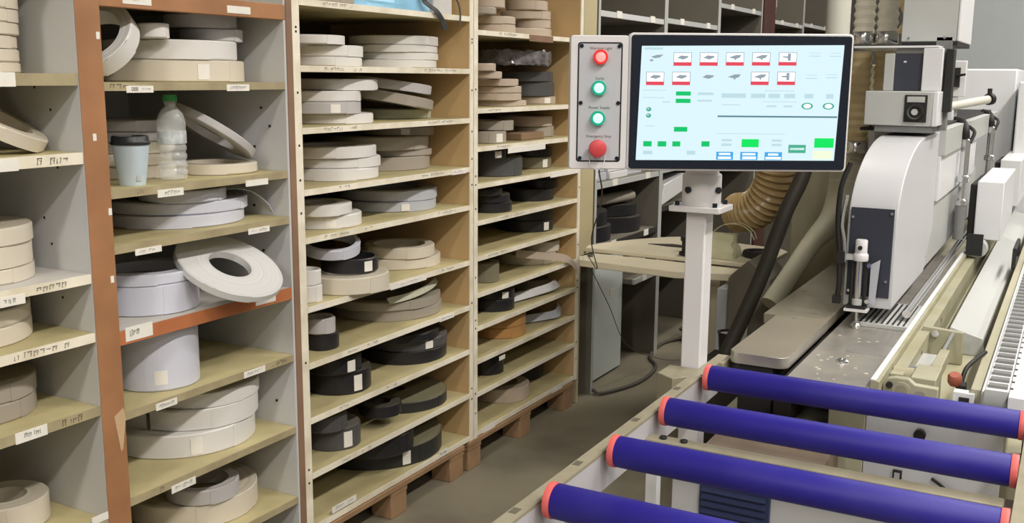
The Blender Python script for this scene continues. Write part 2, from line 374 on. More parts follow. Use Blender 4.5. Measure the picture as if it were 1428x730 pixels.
# two cream bays on pallets
def bay(un, y0, y1, label, zb, loc):
    u = empty('shelving_unit', loc, label, 'shelving unit', 'shelving units along the wall')
    for a, b in ((y0-.032, y0-.001), (y1+.001, y1+.028)):
        mb = MB(); mb.box(XB, XS-.004, a, b, zb, TOPZ, 'plywood'); mb.box(XS-.004, XS, a, b, zb, TOPZ, 'edge')
        rr = random.Random(un)
        for i in range(9):
            zz = rr.uniform(.2, 1.7)
            mb.box(XS-.0005, XS+.0012, (a+b)/2-.003, (a+b)/2+.003, zz-.003, zz+.003, 'rubber')
        mb.obj('side_panel', u)
    mb = MB(); mb.box(XB-.012, XB, y0-.032, y1+.028, zb, TOPZ, 'backboard'); mb.obj('back_panel', u)
    for k, z in SH[un].items(): shelf(u, un, k, y0, y1, z, .018)
    mb = MB(); mb.box(XB, XS, y0, y1, TOPZ-.02, TOPZ, 'edge'); mb.obj('shelf', u)
    return u
u2 = bay(2, 2.258, 3.174, 'cream shelving bay with white rolls above and black rolls below, beside the orange frame', .118, (-2.25, 2.72, .118))
u3 = bay(3, 3.232, 4.102, 'cream shelving bay with brown and black rolls, left of the control panel', .118, (-2.25, 3.67, .118))
def pallet(y0, y1, label):
    p = empty('pallet', (-2.25, (y0+y1)/2, 0), label, 'pallet', 'pallets under the cream bays')
    for i in range(5):
        x = XB + .02 + i*.132
        mb = MB(); mb.box(x, x+.09, y0, y1, .098, .1175, 'palletwood'); mb.obj('deck_board', p, .002)
    for y in (y0+.05, (y0+y1)/2, y1-.05):
        mb = MB(); mb.box(XB+.02, XS+.002, y-.048, y+.048, .080, .0975, 'palletwood'); mb.obj('stringer_board', p, .002)
    for x in (XS-.085, -2.28, XB+.03):
        for y in (y0+.05, (y0+y1)/2, y1-.05):
            mb = MB(); mb.box(x, x+.085, y-.046, y+.046, 0.0, .0795, 'palletwood'); mb.obj('block', p, .003)
pallet(2.28, 3.13, 'brown wooden pallet under the white and black roll bay')
pallet(3.16, 4.09, 'brown wooden pallet under the bay left of the control panel')

# ------------------------------------------------------------------ edging rolls
ROLLS = [
(0, 'a', '', 0, 6, -2.124, 1.359, 1.5012, 0.127, 0.063, 0.0219, 'cream', ''),
(0, 'a', '', 1, 6, -2.127, 1.356, 1.5237, 0.13, 0.065, 0.0278, 'cream', ''),
(0, 'a', '', 2, 6, -2.132, 1.351, 1.5521, 0.135, 0.067, 0.0277, 'cream', ''),
(0, 'a', '', 3, 6, -2.116, 1.365, 1.5804, 0.119, 0.059, 0.0263, 'cream', ''),
(0, 'a', '', 4, 6, -2.119, 1.364, 1.6073, 0.122, 0.061, 0.0277, 'cream', ''),
(0, 'a', '', 5, 6, -2.117, 1.366, 1.6357, 0.12, 0.06, 0.0262, 'cream', ''),
(0, 'c', '', 0, 3, -2.138, 1.335, 1.0513, 0.151, 0.075, 0.0333, 'cream', ''),
(0, 'c', '', 1, 3, -2.141, 1.332, 1.0852, 0.154, 0.077, 0.0469, 'cream', ''),
(0, 'c', '', 2, 3, -2.13, 1.342, 1.1327, 0.143, 0.072, 0.0408, 'cream', ''),
(0, 'd', '', 0, 2, -2.168, 1.315, 0.9133, 0.171, 0.086, 0.0428, 'cream', ''),
(0, 'd', '', 1, 2, -2.17, 1.313, 0.9567, 0.173, 0.078, 0.0364, 'cream', ''),
(0, 'e', '', 0, 2, -2.168, 1.335, 0.7363, 0.151, 0.075, 0.0439, 'taupe', ''),
(0, 'e', '', 1, 2, -2.161, 1.341, 0.7808, 0.144, 0.058, 0.0423, 'taupe', ''),
(0, 'f', '', 0, 1, -2.131, 1.392, 0.4563, 0.094, 0.047, 0.0661, 'cream', ''),
(1, 'A', 'main', 0, 2, -2.167, 1.984, 1.4817, 0.2, 0.11, 0.0556, 'cream', 'tag'),
(1, 'A', 'main', 1, 2, -2.14, 1.972, 1.5379, 0.173, 0.104, 0.0496, 'white', ''),
(1, 'A', 'topleft', 0, 1, -2.024, 1.814, 1.5881, 0.037, 0.018, 0.0364, 'white', ''),
(1, 'A', 'topright', 0, 2, -2.09, 2.072, 1.5881, 0.083, 0.05, 0.0341, 'grey', ''),
(1, 'A', 'topright', 1, 2, -2.102, 2.047, 1.6228, 0.095, 0.057, 0.0356, 'grey', ''),
(1, 'B', 'left', 0, 5, -2.198, 1.862, 1.2347, 0.121, 0.073, 0.033, 'cream', ''),
(1, 'B', 'left', 1, 5, -2.19, 1.852, 1.2683, 0.113, 0.068, 0.031, 'cream', ''),
(1, 'B', 'left', 2, 5, -2.196, 1.862, 1.2999, 0.119, 0.071, 0.0292, 'cream', ''),
(1, 'B', 'left', 3, 5, -2.19, 1.857, 1.3297, 0.113, 0.068, 0.0253, 'grey', ''),
(1, 'B', 'left', 4, 5, -2.19, 1.859, 1.3556, 0.113, 0.068, 0.029, 'grey', ''),
(1, 'C', '', 0, 3, -2.167, 1.978, 1.1047, 0.19, 0.137, 0.034, 'lilac', ''),
(1, 'C', '', 1, 3, -2.171, 1.99, 1.1393, 0.194, 0.14, 0.0321, 'lilac', ''),
(1, 'C', '', 2, 3, -2.09, 1.943, 1.172, 0.113, 0.081, 0.0316, 'lilac', ''),
(1, 'D', 'left', 0, 2, -2.1, 1.813, 0.9005, 0.133, 0.08, 0.0768, 'lilac', ''),
(1, 'D', 'left', 1, 2, -2.098, 1.812, 0.9779, 0.131, 0.092, 0.0287, 'lilac', ''),
(1, 'E', 'left', 0, 1, -2.072, 1.813, 0.6997, 0.105, 0.063, 0.1582, 'lilac', 'tag'),
(1, 'F', '', 0, 3, -2.179, 1.98, 0.4797, 0.204, 0.127, 0.0654, 'white', 'tag'),
(1, 'F', '', 1, 3, -2.152, 2.007, 0.5457, 0.177, 0.11, 0.0577, 'white', 'tail'),
(1, 'F', '', 2, 3, -2.14, 2.019, 0.604, 0.165, 0.091, 0.0416, 'white', ''),
(1, 'G', '', 0, 2, -2.17, 2.001, 0.2597, 0.183, 0.101, 0.0669, 'cream', ''),
(1, 'G', '', 1, 2, -2.088, 1.961, 0.3272, 0.101, 0.072, 0.0437, 'grey', ''),
(2, 'B', 'left', 0, 3, -2.088, 2.54, 1.5292, 0.121, 0.073, 0.0281, 'white', ''),
(2, 'B', 'left', 1, 3, -2.093, 2.543, 1.5579, 0.126, 0.075, 0.0347, 'white', ''),
(2, 'B', 'left', 2, 3, -2.067, 2.463, 1.5932, 0.1, 0.06, 0.0274, 'white', ''),
(2, 'B', 'right', 0, 4, -2.169, 2.996, 1.5292, 0.172, 0.103, 0.0268, 'white', ''),
(2, 'B', 'right', 1, 4, -2.152, 3.013, 1.5566, 0.155, 0.093, 0.0244, 'white', ''),
(2, 'B', 'right', 2, 4, -2.159, 3.006, 1.5817, 0.162, 0.097, 0.0243, 'white', ''),
(2, 'B', 'right', 3, 4, -2.155, 3.01, 1.6066, 0.158, 0.095, 0.0318, 'white', ''),
(2, 'C', 'left', 0, 4, -2.11, 2.587, 1.3532, 0.143, 0.086, 0.031, 'white', ''),
(2, 'C', 'left', 1, 4, -2.092, 2.527, 1.3848, 0.125, 0.075, 0.0371, 'grey', 'tag'),
(2, 'C', 'left', 2, 4, -2.092, 2.528, 1.4225, 0.125, 0.075, 0.0326, 'white', ''),
(2, 'C', 'left', 3, 4, -2.116, 2.611, 1.4557, 0.149, 0.089, 0.0355, 'white', ''),
(2, 'C', 'right', 0, 1, -2.178, 3.027, 1.3532, 0.141, 0.085, 0.0351, 'sage', ''),
(2, 'D', 'left', 0, 3, -2.12, 2.606, 1.1752, 0.153, 0.092, 0.0383, 'white', ''),
(2, 'D', 'left', 1, 3, -2.124, 2.617, 1.2141, 0.157, 0.094, 0.0315, 'white', ''),
(2, 'D', 'left', 2, 3, -2.122, 2.595, 1.2463, 0.155, 0.093, 0.0358, 'white', ''),
(2, 'D', 'right', 0, 4, -2.201, 2.994, 1.1752, 0.174, 0.105, 0.0478, 'taupe', ''),
(2, 'D', 'right', 1, 4, -2.172, 3.014, 1.2236, 0.145, 0.087, 0.0224, 'taupe', ''),
(2, 'D', 'right', 2, 4, -2.213, 2.982, 1.2466, 0.186, 0.111, 0.0475, 'taupe', ''),
(2, 'D', 'right', 3, 4, -2.162, 3.033, 1.2947, 0.135, 0.081, 0.0301, 'taupe', 'tag'),
(2, 'E', 'left', 0, 2, -2.077, 2.511, 1.0342, 0.12, 0.072, 0.0421, 'white', 'tag'),
(2, 'E', 'left', 1, 2, -2.06, 2.467, 1.0769, 0.103, 0.057, 0.0349, 'white', ''),
(2, 'E', 'right', 0, 2, -2.181, 2.984, 1.0342, 0.184, 0.12, 0.0351, 'bluegrey', 'tag'),
(2, 'E', 'right', 1, 2, -2.171, 2.994, 1.0699, 0.174, 0.113, 0.0377, 'bluegrey', ''),
(2, 'F', 'base', 0, 1, -2.023, 2.552, 0.8272, 0.136, 0.068, 0.054, 'cream', ''),
(2, 'F', 'right', 0, 2, -2.156, 2.999, 0.8272, 0.169, 0.101, 0.0381, 'cream', ''),
(2, 'F', 'right', 1, 2, -2.114, 2.974, 0.8659, 0.127, 0.094, 0.0404, 'cream', ''),
(2, 'G', 'left', 0, 2, -2.032, 2.43, 0.6552, 0.055, 0.041, 0.0535, 'black', ''),
(2, 'G', 'left', 1, 2, -2.026, 2.416, 0.7093, 0.049, 0.036, 0.0486, 'grey', ''),
(2, 'G', 'right', 0, 2, -2.169, 2.966, 0.6552, 0.202, 0.154, 0.038, 'taupe', ''),
(2, 'G', 'right', 1, 2, -2.18, 2.955, 0.6938, 0.213, 0.17, 0.0327, 'taupe', ''),
(2, 'H', 'left', 0, 2, -2.078, 2.561, 0.4842, 0.111, 0.069, 0.0747, 'black', 'tag'),
(2, 'H', 'left', 1, 2, -2.059, 2.515, 0.5595, 0.092, 0.072, 0.0526, 'black', 'tag'),
(2, 'H', 'right', 0, 3, -2.126, 3.003, 0.4842, 0.164, 0.09, 0.0465, 'black', ''),
(2, 'H', 'right', 1, 3, -2.121, 3.009, 0.5313, 0.159, 0.103, 0.0387, 'darkgrey', 'tag'),
(2, 'H', 'right', 2, 3, -2.122, 2.952, 0.5706, 0.16, 0.088, 0.0303, 'black', ''),
(2, 'I', 'left', 0, 2, -2.059, 2.504, 0.3092, 0.092, 0.046, 0.0742, 'darkgrey', 'tag'),
(2, 'I', 'left', 1, 2, -2.035, 2.443, 0.384, 0.068, 0.041, 0.0521, 'darkgrey', ''),
(2, 'I', 'right', 0, 2, -2.135, 2.99, 0.3092, 0.178, 0.021, 0.0415, 'blackdust', ''),
(2, 'I', 'right', 1, 2, -2.031, 2.731, 0.3513, 0.074, 0.037, 0.0414, 'black', ''),
(2, 'J', '', 0, 2, -2.201, 2.912, 0.1392, 0.256, 0.031, 0.0696, 'blackdust', 'tag'),
(2, 'J', '', 1, 2, -2.087, 2.763, 0.2094, 0.142, 0.071, 0.0694, 'black', ''),
(3, 'A', 'left', 0, 4, -2.062, 3.543, 1.6692, 0.095, 0.057, 0.033, 'tan', ''),
(3, 'A', 'left', 1, 4, -2.062, 3.542, 1.7028, 0.095, 0.057, 0.0301, 'tan', ''),
(3, 'A', 'left', 2, 4, -2.021, 3.4, 1.7335, 0.054, 0.033, 0.0264, 'taupe', ''),
(3, 'A', 'left', 3, 4, -2.039, 3.461, 1.7606, 0.072, 0.043, 0.035, 'tan', ''),
(3, 'A', 'right', 0, 4, -2.175, 3.938, 1.6692, 0.158, 0.095, 0.0361, 'tan', ''),
(3, 'A', 'right', 1, 4, -2.097, 3.95, 1.7059, 0.08, 0.048, 0.0361, 'tan', ''),
(3, 'A', 'right', 2, 4, -2.125, 3.942, 1.7426, 0.108, 0.065, 0.036, 'tan', ''),
(3, 'A', 'right', 3, 4, -2.106, 3.918, 1.7792, 0.089, 0.053, 0.0388, 'tan', ''),
(3, 'B', 'left', 0, 6, -2.087, 3.633, 1.3862, 0.12, 0.072, 0.0225, 'tan', ''),
(3, 'B', 'left', 1, 6, -2.076, 3.592, 1.4093, 0.109, 0.065, 0.028, 'tan', ''),
(3, 'B', 'left', 2, 6, -2.075, 3.591, 1.4379, 0.108, 0.065, 0.028, 'tan', ''),
(3, 'B', 'left', 3, 6, -2.069, 3.568, 1.4665, 0.102, 0.061, 0.0278, 'tan', ''),
(3, 'B', 'left', 4, 6, -2.034, 3.444, 1.4949, 0.067, 0.04, 0.027, 'tan', ''),
(3, 'B', 'left', 5, 6, -2.021, 3.397, 1.5225, 0.054, 0.032, 0.0294, 'tan', ''),
(3, 'B', 'right', 0, 3, -2.111, 4.002, 1.3862, 0.094, 0.057, 0.0338, 'tan', 'tag'),
(3, 'B', 'right', 1, 3, -2.128, 3.985, 1.4206, 0.111, 0.072, 0.0617, 'darkgrey', ''),
(3, 'B', 'right', 2, 3, -2.148, 3.965, 1.483, 0.131, 0.085, 0.0428, 'darkgrey', ''),
(3, 'C', 'left', 0, 2, -2.044, 3.478, 1.2452, 0.077, 0.046, 0.0472, 'taupe', 'tag'),
(3, 'C', 'left', 1, 2, -2.059, 3.532, 1.293, 0.092, 0.06, 0.0392, 'taupe', ''),
(3, 'C', 'right', 0, 2, -2.127, 3.986, 1.2452, 0.11, 0.066, 0.0465, 'taupe', ''),
(3, 'C', 'right', 1, 2, -2.147, 3.966, 1.2923, 0.13, 0.078, 0.0431, 'tan', ''),
(3, 'D', 'left', 0, 2, -2.079, 3.603, 1.1072, 0.112, 0.056, 0.0779, 'darkgrey', ''),
(3, 'D', 'left', 1, 2, -2.044, 3.479, 1.1857, 0.077, 0.046, 0.0361, 'black', 'tag'),
(3, 'D', 'right', 0, 2, -2.138, 3.985, 1.1072, 0.111, 0.066, 0.05, 'olive', 'tag'),
(3, 'D', 'right', 1, 2, -2.126, 3.997, 1.1578, 0.099, 0.06, 0.0373, 'black', ''),
(3, 'E', 'left', 0, 3, -2.057, 3.526, 0.9682, 0.09, 0.054, 0.0426, 'black', ''),
(3, 'E', 'left', 1, 3, -2.052, 3.509, 1.0114, 0.085, 0.051, 0.0309, 'black', ''),
(3, 'E', 'left', 2, 3, -2.035, 3.449, 1.0429, 0.068, 0.034, 0.0248, 'black', ''),
(3, 'E', 'right', 0, 3, -2.13, 3.973, 0.9682, 0.123, 0.068, 0.05, 'black', ''),
(3, 'E', 'right', 1, 3, -2.085, 4.018, 1.0188, 0.078, 0.043, 0.0376, 'black', ''),
(3, 'E', 'right', 2, 3, -2.061, 4.015, 1.057, 0.054, 0.027, 0.0312, 'black', ''),
(3, 'F', 'right', 0, 2, -2.133, 3.97, 0.8322, 0.126, 0.069, 0.0503, 'black', 'tag'),
(3, 'F', 'right', 1, 2, -2.134, 3.969, 0.8831, 0.127, 0.076, 0.0502, 'black', ''),
(3, 'G', 'left', 0, 1, -2.051, 3.466, 0.6902, 0.064, 0.032, 0.0801, 'olive', ''),
(3, 'G', 'right', 0, 2, -2.124, 3.959, 0.6902, 0.137, 0.075, 0.0471, 'cream', ''),
(3, 'G', 'right', 1, 2, -2.076, 4.007, 0.7379, 0.089, 0.04, 0.0443, 'cream', ''),
(3, 'H', 'left', 0, 2, -2.064, 3.55, 0.5602, 0.097, 0.058, 0.0495, 'black', ''),
(3, 'H', 'left', 1, 2, -2.064, 3.549, 0.6103, 0.097, 0.058, 0.0376, 'black', 'tag'),
(3, 'H', 'right', 0, 1, -2.133, 4.0, 0.5602, 0.096, 0.058, 0.0448, 'olive', ''),
(3, 'I', 'left', 0, 2, -2.091, 3.647, 0.4292, 0.124, 0.068, 0.0447, 'orangetan', ''),
(3, 'I', 'left', 1, 2, -2.091, 3.646, 0.4745, 0.124, 0.068, 0.0567, 'orangetan', ''),
(3, 'J', 'left', 0, 1, -2.062, 3.503, 0.2982, 0.075, 0.041, 0.0762, 'black', ''),
(3, 'K', 'mid', 0, 1, -2.162, 3.991, 0.1402, 0.105, 0.058, 0.0719, 'black', ''),
(3, 'K', 'left', 0, 1, -2.097, 3.685, 0.1402, 0.13, 0.078, 0.061, 'tan', ''),
]
UN = {0: 'grey left-edge bay', 1: 'orange-framed bay', 2: 'cream bay beside orange frame', 3: 'cream bay left of monitor'}
ORD = ['top', 'second', 'third', 'fourth', 'fifth', 'sixth', 'seventh', 'eighth', 'ninth', 'tenth', 'eleventh']
CN = dict(white='white', lilac='pale lilac', cream='cream', grey='light grey', tan='beige', taupe='grey-brown', sage='sage green', bluegrey='blue-grey', black='black', darkgrey='dark grey', olive='dark olive', orangetan='orange-brown', blackdust='dusty black', palegreen='pale green', palewhite='off-white')
def roll_mesh(R, r, h, m, seed, seg=80):
    rr = random.Random(seed); b = min(.0035, h*.12); mb = MB()
    wob = rr.uniform(.0, .006); ph = rr.uniform(0, 6)
    mb.lathe([(r,.0),(R-b,.0),(R,b),(R,h-b),(R-b,h),(r+(R-r)*.5,h-rr.uniform(0,.0012)),(r,h-.0003)], (0,0,0), m, seg, closed=True)
    for v in mb.bm.verts:
        a = math.atan2(v.co.y, v.co.x); s = 1-wob*(.5+.5*math.sin(2*a+ph)); v.co.x *= s; v.co.y *= s
    return mb
def patch(parent, R, h, a0, a1, z0, z1, m, name, base, lift=.0009):
    mb = MB(); n = 16; P = []
    for k in range(n+1):
        a = a0+(a1-a0)*k/n; P.append((math.cos(a), math.sin(a)))
    B = Vector(base); q = R+lift
    for k in range(n):
        (c, s), (d, e) = P[k], P[k+1]
        mb.hexa([B+Vector((c*(R-.001), s*(R-.001), z0)), B+Vector((c*q, s*q, z0)), B+Vector((d*q, e*q, z0)), B+Vector((d*(R-.001), e*(R-.001), z0)),
                 B+Vector((c*(R-.001), s*(R-.001), z1)), B+Vector((c*q, s*q, z1)), B+Vector((d*q, e*q, z1)), B+Vector((d*(R-.001), e*(R-.001), z1))], m)
    bmesh.ops.remove_doubles(mb.bm, verts=mb.bm.verts, dist=1e-5)
    return mb.obj(name, parent, loc=base)
def add_roll(x, y, z, R, r, h, m, label, group, opt='', rot=None, seed=0, name='edging_roll'):
    o = roll_mesh(R, r, h, m, seed).obj(name); o.location = (x, y, z)
    tag(o, label, 'roll', group)
    if rot: o.rotation_euler = rot
    def child_patch(*a):
        # children are built about the origin, then parented with the roll's own frame
        c = patch(None, *a, base=(0, 0, 0)); c.parent = o; c.location = (0, 0, 0); return c
    rr = random.Random(seed+99)
    if opt == 'tag':
        a = -rr.uniform(.35, .85); w = min(.5, .032/R)
        child_patch(R+.0004, h, a, a+w, h*.12, h*(.82 if h < .1 else .35), 'paper', 'paper_label')
    if opt == 'tail':
        mb = MB(); pts = []
        for k in range(13):
            a = -PI*.46-k*.055; q = R+.001+.0035*k*k*.25*.4
            pts.append((q*math.cos(a), q*math.sin(a)))
        for p, s in zip(pts, pts[1:]):
            mb.hexa([(p[0],p[1],0),(s[0],s[1],0),(s[0]*1.01,s[1]*1.01,0),(p[0]*1.01,p[1]*1.01,0),(p[0],p[1],h),(s[0],s[1],h),(s[0]*1.01,s[1]*1.01,h),(p[0]*1.01,p[1]*1.01,h)], m)
        bmesh.ops.remove_doubles(mb.bm, verts=mb.bm.verts, dist=1e-5)
        c = mb.obj('tape_end', None, loc=(0,0,0)); c.parent = o
    # every roll shows the cut end of its tape as a thin step on the wall
    a = rr.uniform(-1.5, .4)
    child_patch(R*.998, h, a, a+.9, h*.03, h*.97, m, 'tape_end')
    return o
def place_word(i, n):
    if n == 1: return None
    if i == n-1: return 'topmost'
    if i == 0: return 'bottom'
    return {2: 'second from top', 3: 'third from top', 4: 'fourth from top', 5: 'fifth from top'}[n-i]
keys = {u: sorted(SH[u], key=lambda k: -SH[u][k]) for u in SH}
EXTRA_TOP = {(1,'A','main'): 0}
for n_, (un, sh, side, i, n, x, y, z, R, r, h, m, opt) in enumerate(ROLLS):
    oi = keys[un].index(sh); o_ = ORD[oi] + ' shelf'
    w = place_word(i, n); pile = {'': 'pile', 'left': 'left pile', 'right': 'right pile', 'main': 'lower pile', 'topleft': 'small upper pile', 'topright': 'upper right pile', 'base': 'front', 'mid': 'middle'}[side]
    if w: lab = f'{CN[m]} tape roll, {w}, {pile}, {o_}, {UN[un]}'
    else: lab = f'single {CN[m]} tape roll, {pile.replace(" pile", "").replace("pile", "alone")} on {o_}, {UN[un]}'
    if (un, sh, side) == (1,'A','topleft'): lab = 'small white tape roll beside the leaning roll, top shelf, orange-framed bay'
    if (un, sh) == (1,'E'): lab = 'tall pale lilac tape roll under the red rail of the orange-framed bay'
    if (un, sh, side) == (2,'F','base'): lab = 'wide cream tape roll overhanging shelf edge below black ring, cream bay beside orange frame'
    add_roll(x, y, z, R, r, h, m, lab, f'edging rolls in the {UN[un]}', opt, seed=n_)
G = {k: f'edging rolls in the {v}' for k, v in UN.items()}
# rolls that lean, tilt or lie across others
def eul(nrm, spin=0):
    q = Vector((0,0,1)).rotation_difference(Vector(nrm).normalized()); return q.to_euler()
def lean(c, R, r, h, nrm, m, label, g, seed, opt=''):
    nv = Vector(nrm).normalized(); b = Vector(c) - nv*h/2
    return add_roll(b.x, b.y, b.z, R, r, h, m, label, g, opt, eul(nrm), seed)
lean((-2.08, 1.40, 1.4005), .122, .086, .030, (.36, .34, .87), 'cream', 'cream tape roll leaning at a slant on second shelf, grey left-edge bay', G[0], 201)
lean((-2.07, 1.677, 1.5785), .103, .074, .046, (.22, -.70, .60), 'white', 'white tape roll leaning upright against orange post, top shelf', G[1], 202)
lean((-2.10, 2.06, 1.350), .135, .082, .022, (.22, .50, .84), 'grey', 'light grey tape roll propped at a slant behind the water bottle', G[1], 203)
lean((-2.09, 2.07, 1.2493), .112, .080, .028, (0, 0, 1), 'cream', 'cream tape ring lying flat under the slanted roll by the water bottle', G[1], 204)
lean((-1.95, 1.962, .995), .146, .058, .020, (.48, .0, .877), 'palewhite', 'off-white flat disc roll tipped over red rail, orange-framed bay', G[1], 205)
lean((-2.14, 2.945, 1.425), .165, .10, .036, (.10, .14, .98), 'taupe', 'grey-brown tape roll sloping to the right, third shelf, cream bay beside orange frame', G[2], 206)
lean((-2.12, 2.93, 1.470), .150, .09, .032, (.08, .10, .98), 'grey', 'light grey tape roll sloping on top of another, third shelf, cream bay beside orange frame', G[2], 207)
lean((-2.0, 2.335, .8525), .042, .034, .052, (0, 0, 1), 'white', 'white tape roll, left end of sixth shelf, lower one, cream bay beside orange frame', G[2], 208)
lean((-2.001, 2.336, .9022), .041, .034, .046, (0, 0, 1), 'white', 'white tape roll, left end of sixth shelf, upper one, cream bay beside orange frame', G[2], 209)
lean((-2.02, 2.565, .9078), .092, .082, .046, (.0, .0, 1), 'black', 'black tape ring standing on the overhanging cream roll', G[2], 210, 'tag')
lean((-2.05, 2.505, .972), .096, .080, .034, (.18, -.15, .97), 'lilac', 'pale lilac tape ring tilted on top of the black ring', G[2], 211)
# ------------------------------------------------------------------ other things on the shelves
cup = empty('coffee_cup', (-2.005, 1.708, 1.2345), 'pale blue paper coffee cup with black lid on shelf beside the bottle', 'cup')
c0 = (-2.005, 1.708, 1.2345)
mb = MB(); mb.lathe([(0,.0),(.030,.0),(.031,.002),(.0435,.100),(.0440,.101),(.0425,.101),(.0415,.098),(.029,.004),(0,.004)], c0, 'cupblue', 40); mb.obj('cup_body', cup)
mb = MB(); mb.lathe([(.0425,.0985),(.0462,.0985),(.0465,.104),(.0440,.107),(.0432,.117),(.0415,.1195),(.036,.1195),(.035,.116),(0,.116)], c0, 'cuplid', 40); mb.obj('lid', cup)
o = patch(cup, .0335, .1, -.42, -.10, .012, .026, 'machgrey', 'printed_mark', c0, lift=.0015)
bt = empty('water_bottle', (-2.02, 1.852, 1.2345), 'clear plastic water bottle with green cap beside the coffee cup', 'bottle')
c0 = (-2.02, 1.852, 1.2345); k = .97
prof = [(0,.004),(.022,.0),(.0335,.004),(.035,.012)]
for i in range(5):
    z = .018+i*.021; prof += [(.0355,z),(.0355,z+.008),(.0325,z+.012),(.0325,z+.015),(.0352,z+.019)]
prof += [(.0355,.128),(.0355,.152),(.034,.160),(.030,.172),(.022,.184),(.0145,.191),(.0135,.195),(.0135,.200),(.0165,.201),(.0165,.204),(.0135,.205),(.0135,.215)]
mb = MB(); mb.lathe(prof, c0, 'bottleplastic', 40)
for v in mb.bm.verts: v.co.z = c0[2]+(v.co.z-c0[2])*k
mb.obj('bottle_body', bt)
mb = MB(); mb.lathe([(.0358,.096*k),(.0362,.098*k),(.0362,.128*k),(.0358,.130*k)], c0, 'bottlelabel', 40); mb.obj('wrap_label', bt)
mb = MB(); mb.lathe([(.0165,.2055*k),(.0168,.207*k),(.0168,.2205*k),(.0155,.2225*k),(0,.2225*k)], c0, 'capgreen', 32)
for j in range(24):
    a = 2*PI*j/24; mb.box(c0[0]+.0168*math.cos(a)-.0006, c0[0]+.0168*math.cos(a)+.0006, c0[1]+.0168*math.sin(a)-.0006, c0[1]+.0168*math.sin(a)+.0006, c0[2]+.207*k, c0[2]+.22*k, 'capgreen')
mb.obj('cap', bt)
# loose strip arching over the shelf
def strip(name, pts, w, t, m, label, cat, up=(0,0,1), group=None, parent=None):
    mb = MB(); pts = spline(pts, 8); W = Vector(w)
    for a, b in zip(pts, pts[1:]):
        tt = (b-a).normalized(); nn = tt.cross(W).normalized()*t
        mb.hexa([a, a+W, a+W+nn, a+nn, b, b+W, b+W+nn, b+nn], m)
    bmesh.ops.remove_doubles(mb.bm, verts=mb.bm.verts, dist=1e-5)
    o = mb.obj(name, parent, loc=pts[0])
    return tag(o, label, cat, group)
strip('loose_tape', [(-2.04,1.985,1.178),(-2.03,2.06,1.190),(-2.01,2.12,1.178),(-2.0,2.168,1.145),(-1.99,2.186,1.112)], (-.035,.004,.012), .0016, 'lilac', 'loose pale lilac tape end arching down at right of the lilac rolls', 'tape')
strip('loose_tape', [(-2.03,3.70,.752),(-1.985,3.82,.728),(-1.930,3.95,.704),(-1.926,4.05,.660),(-1.922,4.085,.618)], (-.004,.004,.032), .0016, 'tan', 'beige tape strip hanging off the shelf edge, cream bay left of control panel', 'tape')
strip('loose_tape', [(-2.02,2.78,.726),(-1.985,2.86,.735),(-1.975,2.96,.748),(-2.0,3.05,.760),(-2.06,3.10,.765)], (-.012,.0,.020), .0016, 'sage', 'sage tape strip lying over the grey-brown rolls, seventh shelf, beside orange frame', 'tape')
strip('loose_tape', [(-2.02,3.62,.566),(-1.985,3.80,.570),(-1.965,3.93,.574),(-1.99,4.05,.570)], (-.03,.0,.026), .0016, 'palewhite', 'pale curled tape strip on eighth shelf, cream bay left of control panel', 'tape')
strip('loose_tape', [(-2.06,3.83,.432),(-2.0,3.92,.436),(-1.97,4.0,.44),(-2.0,4.08,.46)], (-.02,.0,.03), .0016, 'bluegrey', 'blue-grey curled tape strip beside the orange-brown rolls', 'tape')
# blue pack and grey carton on the top of the bay
pk = empty('parcel', (-2.08, 2.76, 1.7132), 'blue plastic wrapped parcel with dangling black strap, top of cream bay beside orange frame', 'parcel')
mb = MB(); mb.box(-2.20, -1.972, 2.555, 2.965, 1.7135, 1.79, 'bluewrap'); bmesh.ops.subdivide_edges(mb.bm, edges=mb.bm.edges, cuts=5, use_grid_fill=True)
for v in mb.bm.verts:
    if v.co.z > 1.72: v.co += Vector((random.uniform(-.006,.006), random.uniform(-.006,.006), random.uniform(-.008,.004)))
mb.obj('wrapped_pack', pk, .01)
strip('strap', [(-2.05,2.885,1.795),(-1.965,2.89,1.793),(-1.955,2.90,1.745),(-1.93,2.93,1.715),(-1.925,2.965,1.680),(-1.922,2.975,1.655)], (0,.028,.006), .002, 'rubber', None, None, parent=pk)
mb = MB(); mb.tube(spline([(-2.0,2.99,1.79),(-1.955,3.02,1.785),(-1.932,3.075,1.765),(-1.925,3.09,1.72),(-1.925,3.085,1.675)],8), .0035, 'cablegrey'); mb.obj('cord', pk)
mb = MB(); mb.box(-2.22, -1.96, 2.27, 2.54, 1.7135, 1.775, 'taupe'); tag(mb.obj('carton', None, .004, loc=(-2.09,2.4,1.7135)), 'flat grey-brown carton left of the blue parcel', 'box')
mb = MB(); mb.box(-2.12, -1.99, 3.02, 3.14, 1.7135, 1.80, 'palewhite'); tag(mb.obj('carton', None, .004, loc=(-2.05,3.08,1.7135)), 'small pale carton right of the blue parcel', 'box')
